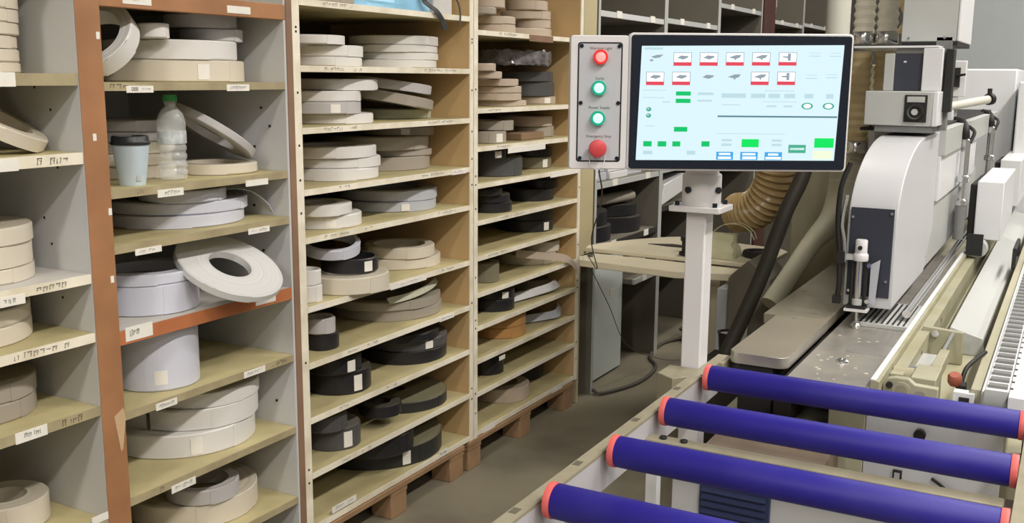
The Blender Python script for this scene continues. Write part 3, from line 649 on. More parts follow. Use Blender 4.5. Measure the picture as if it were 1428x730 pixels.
# shrink-wrapped roll
o = roll_mesh(.20, .10, .060, 'shrinkwrap', 5).obj('wrapped_roll')
for v in o.data.vertices: v.co += Vector((random.uniform(-.006,.006), random.uniform(-.006,.006), random.uniform(-.005,.005)))
o.location = (-2.175, 3.84, 1.5505); tag(o, 'dark tape roll in crinkled clear shrink wrap, second shelf, left of monitor', 'roll', G[3])
mb = MB(); mb.box(-2.12, -1.985, 3.66, 3.86, 1.2455, 1.275, 'cardboard'); tag(mb.obj('carton', None, .004, loc=(-2.05,3.76,1.2455)), 'small brown carton between rolls on third shelf, left of control panel', 'box')
mb = MB(); mb.box(-2.22, -2.0, 1.12, 1.275, .4565, .575, 'cardboard'); mb.box(-2.221,-1.999,1.19,1.205,.456,.5755,'tan'); tag(mb.obj('carton', None, .004, loc=(-2.1,1.2,.4565)), 'brown cardboard carton on a low shelf at the left edge', 'box')

# ------------------------------------------------------------------ row of dark bays beyond
mb = MB(); mb.box(XB, XS-.002, 4.134, 4.150, 0, TOPZ, 'cabtan'); mb.box(XS-.02, XS, 4.134, 4.270, .70, 2.3, 'cabtan')
tag(mb.obj('filler_board', None, loc=(-2.2,4.2,0)), 'tall olive-cream board closing the gap right of the cream bays', 'board')
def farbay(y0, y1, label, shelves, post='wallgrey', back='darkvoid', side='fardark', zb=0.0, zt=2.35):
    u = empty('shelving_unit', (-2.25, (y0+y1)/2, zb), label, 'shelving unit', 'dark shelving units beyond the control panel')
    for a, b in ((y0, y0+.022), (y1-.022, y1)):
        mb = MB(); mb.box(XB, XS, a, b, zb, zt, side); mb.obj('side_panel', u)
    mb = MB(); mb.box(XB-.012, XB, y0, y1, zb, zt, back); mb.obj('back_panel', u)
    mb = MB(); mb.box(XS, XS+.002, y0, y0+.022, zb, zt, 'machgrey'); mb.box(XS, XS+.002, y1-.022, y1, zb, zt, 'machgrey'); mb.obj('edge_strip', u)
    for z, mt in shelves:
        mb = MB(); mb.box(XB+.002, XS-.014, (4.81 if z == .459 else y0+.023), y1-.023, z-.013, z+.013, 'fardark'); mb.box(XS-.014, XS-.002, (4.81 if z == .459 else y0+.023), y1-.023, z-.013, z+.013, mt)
        for q in (.28, .78):
            yy = y0+(y1-y0)*q; mb.box(XS-.002, XS+.001, yy-.03, yy+.03, z-.012, z+.02, 'paper')
        mb.obj('shelf', u)
    return u
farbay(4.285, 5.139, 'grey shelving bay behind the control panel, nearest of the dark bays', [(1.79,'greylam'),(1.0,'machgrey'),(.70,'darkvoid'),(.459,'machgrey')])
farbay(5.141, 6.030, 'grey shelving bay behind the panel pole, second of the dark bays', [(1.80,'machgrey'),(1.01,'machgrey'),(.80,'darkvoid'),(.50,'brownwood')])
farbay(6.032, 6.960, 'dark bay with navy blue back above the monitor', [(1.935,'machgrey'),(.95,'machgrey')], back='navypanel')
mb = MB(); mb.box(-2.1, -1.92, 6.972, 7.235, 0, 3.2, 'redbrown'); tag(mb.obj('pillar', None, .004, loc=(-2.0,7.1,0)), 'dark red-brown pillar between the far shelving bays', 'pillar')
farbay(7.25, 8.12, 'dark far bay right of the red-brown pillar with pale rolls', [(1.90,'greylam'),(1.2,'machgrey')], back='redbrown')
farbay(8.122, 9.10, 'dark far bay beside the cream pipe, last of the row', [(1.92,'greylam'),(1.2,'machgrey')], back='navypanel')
for i, (R, h) in enumerate(((.15,.045),(.13,.05),(.11,.06))):
    add_roll(-2.14+.02*i, 7.46+.02*i, 1.915+[0,.046,.097][i], R, R*.5, h, 'cream', f'cream tape roll, {["bottom","middle","top"][i]} of the pile right of the red-brown pillar', 'cream rolls by the pillar', seed=400+i)
# stock in the dark bays
for i, (y, h, dx, m) in enumerate(((4.42,.20,.05,'bluegrey'),(4.66,.17,.04,'palewhite'),(4.90,.21,.06,'bluegrey'))):
    mb = MB(); 
    for j in range(5): mb.box(XB+.1, XS-dx-.012*((j*7)%3), y-.11, y+.11, 1.0135+j*h/5, 1.0135+(j+.93)*h/5, m)
    tag(mb.obj('board_stack', None, .002, loc=(-2.2,y,1.0135)), ['blue-grey stack of boards at left below the button box','off-white stack of boards behind the hanging wire','blue-grey stack of boards under the monitor, right of the pale stack'][i], 'board stack', 'board stacks under the monitor')
for i, (y, R, h, z0) in enumerate(((4.52,.19,.075,.7135),(4.52,.17,.07,.7895),(4.91,.19,.08,.7135),(4.93,.16,.06,.7945))):
    add_roll(-2.16, y, z0, R, R*.55, h, 'black', ['lower black roll at left above the pale table, dark bay','upper black roll at left above the pale table, dark bay','lower black roll at right above the pale table, dark bay','upper black roll at right above the pale table, dark bay'][i], 'black rolls in the dark bay', seed=420+i)
mb = MB(); mb.cyl((-2.1,4.50,.892),(-2.04,4.98,.892),.028,'taupe',16); tag(mb.obj('paper_tube', None, loc=(-2.07,4.74,.862)), 'grey-brown tube lying on the black rolls in the dark bay', 'tube')
mb = MB(); mb.prism([(5.19,.815),(5.55,.87),(5.55,.97),(5.24,.93)], 'x', -2.2, -1.95, 'palewhite'); tag(mb.obj('bundle', None, .004, loc=(-2.1,5.3,.8135)), 'pale slanted bundle on shelf left of the panel pole', 'bundle')
mb = MB(); mb.box(-2.2, -1.95, 5.28, 5.55, 1.0235, 1.08, 'palewhite'); tag(mb.obj('carton', None, .004, loc=(-2.1,5.4,1.0235)), 'white flat carton left of the pole swivel', 'box')
mb = MB(); mb.box(-2.16, -1.99, 4.96, 5.09, .4725, .545, 'boardpale'); tag(mb.obj('carton', None, .004, loc=(-2.1,5.0,.4725)), 'small pale carton on the lower shelf beside the white cabinet', 'box')

# half-height cabinet
cab = empty('cabinet', (-2.27, 4.61, 0), 'half-height white cabinet with tan end right of the cream bays', 'cabinet')
mb = MB(); mb.box(-2.54, -2.001, 4.43, 4.445, .01, .665, 'cabtan'); mb.obj('end_panel', cab, .002, 'tan end panel')
mb = MB(); mb.box(-2.54, -2.02, 4.446, 4.80, .01, .65, 'cabwhite'); mb.obj('body', cab, .002)
mb = MB(); mb.box(-2.019, -2.0, 4.446, 4.80, .012, .664, 'cabwhite'); mb.obj('door', cab, .002)
mb = MB(); mb.box(-2.54, -1.995, 4.43, 4.80, .666, .680, 'boardpale'); mb.obj('top', cab, .002)

# pale table of stacked curved boards
tb = empty('work_table', (-1.40, 4.2, 0), 'pale beige table with rounded boards behind the panel pole', 'table')
def arcpoly(pts): return pts
top1 = [(-1.86,4.03),(-1.88,4.10),(-1.84,4.22),(-1.76,4.38),(-1.66,4.52),(-1.58,4.58),(-1.10,4.46),(-1.06,4.40),(-1.07,4.02),(-1.40,4.02)]
mb = MB(); mb.prism([p for p in top1], 'z', .742, .760, 'boardpale'); mb.obj('tabletop', tb, .003)
low = [(-1.80,3.84),(-1.84,3.92),(-1.80,4.02),(-1.42,4.01),(-1.14,3.99),(-1.14,3.86),(-1.36,3.80)]
mb = MB(); mb.prism(low, 'z', .712, .741, 'boardpale'); mb.obj('lower_board', tb, .003)
mb = MB(); mb.cyl((-1.79,3.93,.742),(-1.79,3.93,.750),.012,'cablegrey',16); mb.obj('pivot_bolt', tb)
mb = MB(); mb.lathe([(0,0),(.045,0),(.045,.012),(.034,.014),(.034,.06),(.04,.062),(.04,.08),(0,.08)], (-1.40,4.09,.7605), 'rubber', 24); mb.obj('black_knob', tb)
mb = MB(); mb.prism([(-1.66,4.27),(-1.56,4.25),(-1.46,4.25),(-1.46,4.30),(-1.56,4.32)], 'z', .7603, .7625, 'darkvoid'); mb.obj('slot', tb)
mb = MB(); mb.box(-1.36, -1.28, 4.15, 4.23, 0, .711, 'boardpale'); mb.obj('leg', tb)
mb = MB(); mb.box(-1.50, -1.14, 4.03, 4.35, 0.0, .02, 'boardpale'); mb.obj('foot', tb)
mb = MB(); mb.lathe([(0,0),(.065,0),(.07,.004),(.07,.022),(.066,.026),(.045,.026),(.045,.020),(0,.020)], (-1.13,4.20,.7605), 'rubber', 32); tag(mb.obj('black_dish', None, loc=(-1.13,4.2,.7605)), 'round black dish on the pale table beside the bag', 'dish')
# translucent carrier bag
bg = empty('plastic_bag', (-1.25, 4.12, .7605), 'yellowish translucent plastic bag with looped handles on the pale table', 'bag')
mb = MB(); mb.box(-1.36,-1.20,4.06,4.18,.7610,.86,'bagplastic'); bmesh.ops.subdivide_edges(mb.bm, edges=mb.bm.edges, cuts=4, use_grid_fill=True)
for v in mb.bm.verts:
    f = (v.co.z-.761)/.1; v.co.x = -1.28+(v.co.x+1.28)*(1-.25*f)+random.uniform(-.008,.008)*(f>.05); v.co.y = 4.12+(v.co.y-4.12)*(1-.5*f)+random.uniform(-.008,.008)*(f>.05)
mb.obj('bag_body', bg)
for dy in (-.02, .02):
    strip('handle', [(-1.32,4.12+dy,.855),(-1.27,4.12+dy,.895),(-1.20,4.12+dy,.905),(-1.15,4.12+dy,.88),(-1.13,4.12+dy,.845)], (0,.014,0), .001, 'bagplastic', None, None, parent=bg)

# ------------------------------------------------------------------ dust bin, bucket, hoses in the middle distance
bn = empty('dust_bin', (-1.045, 3.84, 0), 'dark grey-brown dust bin with sloping shoulders behind the control pole', 'bin')
mb = MB(); mb.prism([(-1.125,0),(-.965,0),(-.965,.755),(-1.0,.79),(-1.05,.822),(-1.115,.76),(-1.125,.745)], 'y', 3.75, 3.98, 'bindark'); mb.obj('bin_body', bn, .004)
mb = MB(); mb.box(-1.062,-1.038,3.738,3.7495,.40,.665,'pipecream'); mb.obj('pale_strip', bn, .001)
mb = MB(); mb.box(-1.17,-1.127,3.76,3.96,0,.70,'bluegrey'); mb.obj('side_panel', bn, .003, 'blue-grey side panel')
mb = MB(); mb.box(-1.12,-.90,3.40,3.60,0,.50,'darkvoid'); tag(mb.obj('plinth', None, .004, loc=(-1.0,3.5,0)), 'dark plinth under the bucket beside the control pole', 'plinth')
bk = empty('bucket', (-1.03, 3.48, .5005), 'small dark bucket with pale rim behind the control pole', 'bucket')
mb = MB(); mb.lathe([(0,.003),(.032,0),(.040,.098),(.043,.10),(.043,.104),(.037,.104),(.030,.006),(0,.006)], (-1.03,3.48,.5005), 'rubber', 28); mb.obj('bucket_body', bk)
mb = MB(); mb.lathe([(0,.088),(.0355,.088),(.0365,.096),(.0345,.096),(.033,.090),(0,.090)], (-1.03,3.48,.5005), 'pipecream', 28); mb.obj('liner', bk)

def ribbed(name, pts, r, m, label, cat, pitch=.022, amp=.14, seg=18, group=None, n=14):
    P = spline(pts, n); L = [0]
    for a, b in zip(P, P[1:]): L.append(L[-1]+(b-a).length)
    Q = []; R = []; step = pitch/4; s = 0; k = 0
    while s < L[-1]:
        while L[k+1] < s: k += 1
        t = (s-L[k])/max(1e-9, L[k+1]-L[k]); Q.append(P[k].lerp(P[k+1], t)); R.append(r*(1+amp*math.cos(2*PI*s/pitch))); s += step
    mb = MB(); mb.tube(Q, r, m, seg, R); o = mb.obj(name, None, loc=Q[0])
    return tag(o, label, cat, group)
ribbed('spiral_hose', [(-1.07,4.12,1.40),(-1.055,4.12,1.25),(-1.06,4.14,1.12),(-1.10,4.17,1.02),(-1.17,4.22,.955),(-1.26,4.3,.93)], .078, 'orangehose', 'amber ribbed spiral hose curving down below the monitor', 'hose', .026, .10, 24)
mb = MB(); mb.tube(spline([(-.80,3.55,1.42),(-.80,3.5,1.21),(-.85,3.46,1.05),(-.90,3.42,.86),(-.95,3.38,.70),(-1.0,3.34,.55),(-1.02,3.32,.45)],10), .026, 'blackhose', 14); tag(mb.obj('black_hose', None, loc=(-.9,3.42,.8)), 'thick black hose slanting down from behind the monitor', 'hose')
dh = empty('dust_duct', (-.78, 3.9, .83), 'pale olive flexible duct slanting down to the machine table', 'duct')
P = spline([(-.745,4.06,1.52),(-.748,4.06,1.28),(-.755,4.02,1.12),(-.775,3.92,.99),(-.83,3.80,.90),(-.87,3.68,.80),(-.915,3.58,.70)],10)
mb = MB(); mb.tube(P, .07, 'ducthose', 22, [.074-.038*min(1,max(0,(k-18)/22)) for k in range(len(P))]); mb.obj('duct_tube', dh)
for k in (22, 15):
    mb = MB(); t = (P[k+1]-P[k]).normalized(); mb.cyl(P[k]-t*.003, P[k]+t*.003, .0755-.038*min(1,max(0,(k-18)/22)), 'pipecream', 24); mb.obj('duct_clamp', dh)
mb = MB(); mb.box(-1.02,-.68,4.25,5.2,0,1.56,'oliveduct'); tag(mb.obj('dust_cabinet', None, .006, loc=(-.76,4.7,0)), 'tall olive dust collector cabinet behind the machine table', 'cabinet')
mb = MB(); mb.cyl((-1.28,6.2,0),(-1.28,6.2,3.4),.068,'pipecream',28); tag(mb.obj('pipe', None, loc=(-1.28,6.2,0)), 'upright cream pipe right of the far shelves', 'pipe')
# transparent hoses above the machine
hs = 'ribbed hoses above the edge bander'
def hose(name, x, y, z0, z1, r, m, label, collar):
    h = empty(name, (x, y, z0), label, 'hose', hs)
    Q = []; R = []; p = .030; s = 0
    while s < z1-z0: Q.append((x, y, z0+s)); R.append(r*(1+.09*math.cos(2*PI*s/p))); s += p/4
    mb = MB(); mb.tube(Q, r, m, 24, R); mb.obj('ribbed_tube', h)
    if collar:
        mb = MB(); mb.lathe([(r*1.05,0),(r*1.12,.004),(r*1.12,.038),(r*1.05,.042),(r*.98,.042),(r*.98,0)], (x,y,z0-.044), 'chrome', 28, closed=True); mb.obj('collar', h)
hose('clear_hose', -.712, 3.9, 1.672, 2.3, .036, 'clearhose', 'clear ribbed hose next to the monitor corner, above the collar', True)
hose('clear_hose', -.632, 3.9, 1.672, 2.3, .036, 'clearhose', 'clear ribbed hose left of the hanging grey cabinet', True)
hose('tan_hose', -.712, 3.9, 1.28, 1.605, .036, 'tanhose', 'tan ribbed hose right of the monitor, running behind the sensor box', True)
hose('tan_hose', -.632, 3.9, 1.36, 1.605, .034, 'tanhose', 'dark tan ribbed hose above the sensor box', False)
mb = MB(); mb.tube(spline([(-.62,4.1,1.86),(-.58,4.1,1.78),(-.56,4.1,1.72),(-.59,4.1,1.66)],10), .045, 'tanhose', 20); tag(mb.obj('elbow_hose', None, loc=(-.59,4.1,1.72)), 'orange-tan elbow hose behind the clear hoses', 'hose')

# cables on the floor
mb = MB(); mb.tube(spline([(-1.93,4.30,.02),(-1.88,4.30,.012),(-1.80,4.55,.010),(-1.82,4.85,.010),(-1.93,5.05,.010),(-1.96,5.35,.012),(-1.85,5.55,.012),(-1.66,5.6,.012),(-1.5,5.5,.012)],12), .009, 'cablegrey', 8); tag(mb.obj('floor_cable', None, loc=(-1.85,4.9,.01)), 'thick grey cable looping over the floor beside the white cabinet', 'cable')
mb = MB(); P=[]
for k in range(34):
    a = k*.46; P.append((-1.80+.13*math.cos(a)+.02*math.sin(a*2.3), 5.62+.19*math.sin(a), .014+.0022*k))
mb.tube(P, .009, 'cablegrey', 8); tag(mb.obj('cable_coil', None, loc=(-1.8,5.6,.01)), 'coiled grey cable on the floor left of the pole', 'cable')
mb = MB(); mb.tube(spline([(-.962,2.15,1.29),(-1.02,2.30,1.20),(-1.25,2.75,1.02),(-1.52,3.4,.80),(-1.80,3.90,.765),(-1.86,4.05,.70),(-1.86,4.3,.45),(-1.88,4.6,.18),(-1.82,4.95,.03),(-1.70,5.1,.010),(-1.50,5.2,.010)],10), .002, 'cablegrey', 6); tag(mb.obj('wire', None, loc=(-1.5,3.4,.8)), 'thin dark wire hanging from the button box down to the floor', 'wire')

mb = MB(); mb.box(-2.10,-2.0,5.166,5.26,0,.46,'palletwood'); mb.box(-2.0,-1.985,5.166,5.26,0,.46,'boardpale'); tag(mb.obj('wooden_post', None, .002, loc=(-2.05,5.2,0)), 'short brown wooden post with pale face under the dark bays', 'post')
# ------------------------------------------------------------------ roller conveyor in front of the machine
rc = empty('roller_conveyor', (-.39, 1.7, 0), 'roller conveyor with four blue rollers in tan side rails', 'conveyor')
def rail(x0, x1, xi0, xi1, ya, yb, name):
    mb = MB(); mb.box(x0, x1, ya, yb, .794, .800, 'railtan'); mb.box(xi0, xi1, ya, yb, .725, .7935, 'raillilac')
    xo = x0 if xi0 > (x0+x1)/2 else x1-.004
    mb.box(xo, xo+.004, ya, yb, .725, .7935, 'railtan'); mb.box(min(xi0,xo), max(xi1,xo+.004), ya, yb, .721, .7248, 'raillilac')
    return mb.obj(name, rc)
lr = rail(-.760, -.733, -.737, -.7335, .30, 2.40, 'side_rail')
for y in (1.02, 1.29, 1.36, 1.60, 1.88, 2.13):
    mb = MB(); mb.box(-.757, -.743, y, y+.022, .8002, .8006, 'railmark')
    mb.obj('rail_mark', lr)
rail(-.037, .02, -.037, -.0335, .30, 2.36, 'side_rail')
mb = MB(); mb.prism([(-.84,2.25),(-.838,2.33),(-.761,2.33),(-.761,2.26),(-.79,2.22)], 'z', .73, .797, 'railtan'); mb.obj('pole_bracket', rc, .002)
mb = MB(); mb.box(-.761, -.722, 2.401, 2.48, .775, .800, 'railtan'); mb.obj('rail_end', rc, .002)
for y in (2.263, 1.977, 1.705, 1.440, 1.165, .89):
    mb = MB(); mb.lathe([(0,0),(.0285,0),(.030,.002),(.030,.657),(.0285,.659),(0,.659)], (-.709, y, .800), 'rollerblue', 40, (1,0,0)); r_ = mb.obj('roller', rc)
    for x, s in ((-.709,-1),(-.050,1)):
        mb = MB(); mb.lathe([(.021,0),(.0308,0),(.0312,.003),(.0312,.0105),(.0305,.012),(.021,.012)], (x+(-.012 if s<0 else 0), y, .8), 'endred', 36, (1,0,0), closed=True); mb.obj('end_ring', r_)
        mb = MB(); mb.lathe([(0,.0025),(.0208,.0025),(.0208,.009),(0,.009)], (x+(-.012 if s<0 else 0), y, .8), 'rubber', 28, (1,0,0)); mb.obj('bearing_cap', r_)
        mb = MB(); mb.cyl((x+s*.004,y,.8),(x+s*(.024 if s<0 else .012),y,.8),.006,'chrome',12); mb.obj('axle', r_)
mb = MB(); mb.box(-.733, -.038, 1.905, 1.945, .742, .757, 'railtan'); mb.box(-.733,-.038,1.905,1.909,.71,.742,'railtan')
for x in (-.70,-.655): mb.cyl((x,1.925,.757),(x,1.925,.763),.008,'rubber',12)
mb.obj('cross_beam', rc, .002)
for x, y in ((-.71,1.90),(-.06,1.90),(-.71,.5),(-.06,.5)):
    mb = MB(); mb.box(x-.012,x+.012,y-.012,y+.012,0,.7205,'machwhite'); mb.obj('leg', rc)
# cabinet below the rollers
lc = empty('control_cabinet', (-.45, 2.12, 0), 'white electrical cabinet with dark blue louvres under the rollers', 'cabinet')
mb = MB(); mb.box(-.69, -.42, 1.985, 2.34, .02, .665, 'brownbase'); mb.obj('cabinet_body', lc)
mb = MB(); mb.box(-.693, -.17, 1.970, 1.984, .02, .69, 'machwhite'); mb.obj('front_panel', lc, .002)
mb = MB(); mb.box(-.628, -.480, 1.958, 1.9695, .30, .665, 'louver')
for k in range(22): mb.prism([(1.956,.31+k*.016),(1.948,.314+k*.016),(1.957,.322+k*.016)], 'x', -.622, -.486, 'louver')
mb.obj('louver_panel', lc)

# ------------------------------------------------------------------ edge banding machine
em_ = empty('edge_banding_machine', (-.40, 4.2, 0), 'long grey and white edge banding machine behind the blue rollers', 'machine')
def part(mb, name, bevel=.002, label=None): return mb.obj(name, em_, bevel, label)
mb = MB(); mb.box(-.74,-.36,2.50,4.2,0,.655,'machcream'); mb.box(-.545,.02,4.2,7.5,0,.68,'machcream'); mb.box(-.36,.06,2.50,4.2,0,.655,'machcream'); part(mb,'base_frame')
mb = MB(); mb.box(-.46,-.375,2.40,2.495,.10,.765,'casting'); part(mb,'front_pillar')
mb = MB(); mb.box(-.374,-.08,2.40,2.412,.38,.765,'brushed'); fp = part(mb,'front_plate',.002,'brushed steel front plate')
mb = MB(); mb.cyl((-.253,2.3995,.700),(-.253,2.385,.700),.013,'rubber',20); mb.obj('knob', fp)
mb = MB(); mb.box(-.305,-.285,2.394,2.3995,.575,.605,'rubber'); mb.box(-.301,-.289,2.392,2.394,.580,.600,'chrome'); mb.obj('latch', fp)
mb = MB(); mb.tube(spline([(-.22,2.395,.60),(-.19,2.385,.585),(-.165,2.39,.555),(-.15,2.395,.52)],6),.004,'rubber',8); mb.obj('cable', fp)
# feed bed
mb = MB(); mb.box(-.556,-.367,2.37,4.4,.774,.800,'bedsteel'); part(mb,'feed_bed',.0015,'grey steel feed bed')
mb = MB(); mb.box(-.480,-.368,2.665,2.775,.8002,.8014,'steel'); part(mb,'light_strip',0,'paler strip across the bed')
gp = MB(); gp.box(-.515,-.372,2.98,3.30,.8002,.812,'machgrey'); g_ = part(gp,'grooved_plate',.001)
for k in range(9):
    mb = MB(); x = -.505+k*.0148; mb.box(x,x+.006,2.990,3.29,.8121,.8126,'rubber'); mb.obj('groove', g_)
for k in range(3):
    mb = MB(); x = -.45+k*.025; mb.box(x,x+.004,2.80,2.97,.8002,.8008,'machdark'); part(mb,'bed_groove',0)
mb = MB()
for k in range(34):
    q = random.Random(k); x = -.47+q.gauss(0,.035); y = 2.55+q.gauss(.08,.13); s = q.uniform(.0015,.005)
    if -.55 < x < -.375 and 2.38 < y < 2.97 and not (2.655<y<2.785): mb.prism([(x-s,y-s*.5),(x+s,y-s*.6),(x+s*.7,y+s*.7),(x-s*.6,y+s*.5)],'z',.8001,.8001+s*.3,'dustpile')
w = mb.obj('wood_chips', None, loc=(-.47,2.6,.8)); tag(w, 'pale wood chips scattered over the grey steel feed bed', 'wood chips', kind='stuff')
mb = MB(); mb.lathe([(0,0),(.016,0),(.015,.004),(.007,.009),(0,.010)], (-.466,2.565,.8001),'chrome',16); part(mb,'bed_button',0,'bright round button on the bed')
# slot and slab
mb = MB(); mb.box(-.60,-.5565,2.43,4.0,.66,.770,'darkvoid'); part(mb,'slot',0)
def rrect(x0,x1,y0,y1,r,n=6):
    P=[]
    for cx,cy,a in ((x0+r,y0+r,PI),(x1-r,y0+r,1.5*PI)):
        for k in range(n+1): P.append((cx+r*math.cos(a+k*PI/2/n), cy+r*math.sin(a+k*PI/2/n)))
    return P+[(x1,y1),(x0,y1)]
mb = MB(); mb.prism(rrect(-.716,-.568,2.415,2.875,.028),'z',.800,.829,'slabtop','steel'); part(mb,'guide_slab',.0015,'rounded steel edged guide slab')
mb = MB(); mb.box(-.752,-.570,2.876,4.23,.800,.829,'slabtop'); part(mb,'rear_slab',.0015)
for x,y in ((-.69,2.95),(-.72,3.25),(-.62,2.95),(-.60,3.2),(-.66,2.86)):
    mb = MB(); mb.cyl((x,y,.8291),(x,y,.8300),.007,'machdark',12); part(mb,'slab_bolt',0)
mb = MB(); mb.box(-.69,-.605,2.425,4.2,.67,.7995,'rubber'); part(mb,'slab_shadow_gap')  # near-black box paints the shadow gap under the slab
# white rail and trough
mb = MB(); mb.box(-.3665,-.346,2.375,4.75,.770,.817,'casting'); mb.box(-.3665,-.354,2.375,4.75,.817,.821,'machwhite'); part(mb,'guide_rail',.001)
mb = MB(); mb.cyl((-.385,3.05,.835),(-.385,5.2,.850),.012,'chrome',16); part(mb,'guide_rod',0)
mb = MB(); mb.box(-.3455,-.135,2.43,6.28,.690,.712,'machcream'); part(mb,'trough_floor')
mb = MB(); mb.box(-.345,-.315,2.52,6.28,.7125,.80,'casting')
for y in (2.66,2.86,3.12,3.3): mb.cyl((-.314,y,.775),(-.3145,y,.775),.006,'rubber',12)
part(mb,'trough_wall')
mb = MB(); mb.prism([(-.29,.7125),(-.175,.7125),(-.185,.765),(-.275,.79)],'y',3.15,6.28,'machgrey'); part(mb,'trough_reflection',.002,'pale sloping strip imitating reflected light in the trough')  # added pale strip stands in for light reflected off the trough surface
mb = MB(); mb.box(-.160,-.1345,2.45,6.28,.7125,.81,'machcream'); part(mb,'track_wall')
# brackets in the trough
mb = MB(); mb.prism([(-.345,.70),(-.345,.800),(-.335,.815),(-.318,.820),(-.290,.820),(-.275,.808),(-.225,.806),(-.222,.70)],'y',2.418,2.44,'casting'); b_ = part(mb,'front_bracket')
for x,z,r,m in ((-.342+.012,.802,.0075,'rubber'),(-.333,.772,.005,'rubber'),(-.303,.792,.014,'railtan'),(-.262,.786,.012,'steel')):
    mb = MB(); mb.cyl((x,2.4175,z),(x,2.410,z),r,m,20); b2 = mb.obj('bolt', b_)
mb = MB(); mb.lathe([(.010,0),(.020,0),(.020,.006),(.010,.006)],(-.303,2.4175,.792),'casting',24,(0,-1,0),closed=True); mb.obj('boss', b_)
mb = MB(); mb.box(-.292,-.236,2.47,2.60,.713,.812,'casting'); mb.box(-.262,-.238,2.601,2.78,.78,.812,'casting'); part(mb,'slide_block')
mb = MB(); mb.cyl((-.343,2.57,.785),(-.295,2.57,.785),.022,'oliveduct',20); mb.cyl((-.338,2.62,.79),(-.28,2.62,.79),.010,'machdark',14); part(mb,'motor_spool',0)
mb = MB(); mb.prism([(-.335,.713),(-.335,.812),(-.228,.806),(-.226,.713)],'y',3.02,3.04,'casting'); c_ = part(mb,'rear_bracket')
mb = MB(); mb.cyl((-.300,3.0195,.797),(-.300,3.008,.797),.010,'chrome',16); mb.obj('bolt', c_)
mb = MB(); mb.cyl((-.255,2.78,.800),(-.255,3.0195,.800),.006,'chrome',12); part(mb,'shaft',0)
mb = MB(); mb.box(-.325,-.265,2.72,2.90,.713,.765,'machgrey'); part(mb,'grey_block')
kn = MB(); kn.lathe([(0,0),(.013,.0),(.016,.006),(.016,.022),(.012,.028),(0,.028)],(-.203,2.56,.785),'fadedred',20,(0,-.4,1)); part(kn,'red_knob',0,'faded red knob')
mb = MB(); mb.tube(spline([(-.192,2.60,.775),(-.186,2.63,.806),(-.172,2.70,.815),(-.155,2.78,.818)],6),.0055,'rubber',10); mb.box(-.199,-.178,2.55,2.59,.765,.785,'rubber'); part(mb,'lever',0,'black lever')
mb = MB(); mb.box(-.195,-.150,2.44,2.47,.715,.80,'machwhite'); mb.box(-.185,-.165,2.436,2.4395,.745,.760,'rubber'); mb.box(-.182,-.16,2.436,2.4395,.775,.790,'rubber'); part(mb,'small_valve',.001)
# chain track
ct = MB(); ct.box(-.128,-.080,2.40,7.2,.770,.824,'machwhite'); ct.box(-.079,-.045,2.36,7.2,.74,.828,'machwhite'); ct.box(-.134,-.129,2.40,7.2,.77,.822,'machwhite'); t_ = part(ct,'chain_track',.001)
for k in range(60):
    y = 2.415+k*.058; mb = MB(); mb.box(-.123,-.084,y+.016,y+.040,.8241,.830,'machdark'); mb.box(-.0785,-.0725,y+.008,y+.02,.8281,.8288,'rubber'); mb.obj('chain_pad', t_)
mb = MB(); mb.cyl((-.128,2.40,.795),(-.080,2.40,.795),.031,'machdark',28); mb.obj('end_sprocket', t_)
mb = MB(); mb.box(-.045,.06,2.42,2.52,.66,.79,'rubber'); part(mb,'drive_box')
mb = MB(); 
for a in ((-.1605,4.18,.845),):
    P=[(-.165,4.14,.815),(-.165,4.14,.885),(-.165,4.42,.885),(-.165,4.42,.815),(-.165,4.14,.815)]
    mb.tube(P,.007,'rubber',8)
part(mb,'handle_frame',0,'black square handle frame')
# white pre-milling housing
hz0, hx0, hx1 = .853, -.556, -.422
prof = [(3.00,hz0)]
for k in range(15):
    a = k/14*PI/2; prof.append((3.50-.50*math.cos(a), 1.10+.225*math.sin(a)))
prof += [(3.66,1.325),(3.66,1.325-.001),(3.84,1.325),(3.84,.99),(3.68,.853)]
prof = [p for i,p in enumerate(prof) if i==0 or p!=prof[i-1]]
prof.remove((3.66,1.325-.001))
mb = MB(); mb.prism(prof,'x',hx0,hx1,'housewhite'); h_ = part(mb,'housing',.003,'white housing with curved front')
mb = MB(); mb.box(-.548,-.430,2.9955,2.9995,.886,1.142,'navy'); mb.obj('navy_panel', h_, label='dark navy access panel')
for x,z in ((-.541,1.115),(-.436,1.13),(-.440,.935),(-.54,.9)):
    mb = MB(); mb.cyl((x,2.995,z),(x,2.989,z),.004,'chrome',12); mb.obj('screw', h_)
mb = MB(); mb.box(-.4219,-.4205,3.70,3.706,.9,.906,'chrome'); mb.obj('screw', h_)
# long beam behind the housing
mb = MB(); mb.box(-.66,-.400,3.842,6.25,1.24,1.335,'machgrey'); part(mb,'top_beam',.002)
mb = MB(); mb.box(-.60,-.412,3.842,5.2,1.08,1.2395,'machwhite'); part(mb,'side_cover',.002)
mb = MB(); mb.prism([(3.72,.86),(3.842,.99),(3.842,1.08),(5.5,1.08),(5.5,.86)],'x',-.58,-.425,'machgrey'); part(mb,'lower_cover',.002)
mb = MB(); mb.box(-.640,-.43,3.55,6.2,1.3352,1.345,'rubber'); part(mb,'seal_strip')
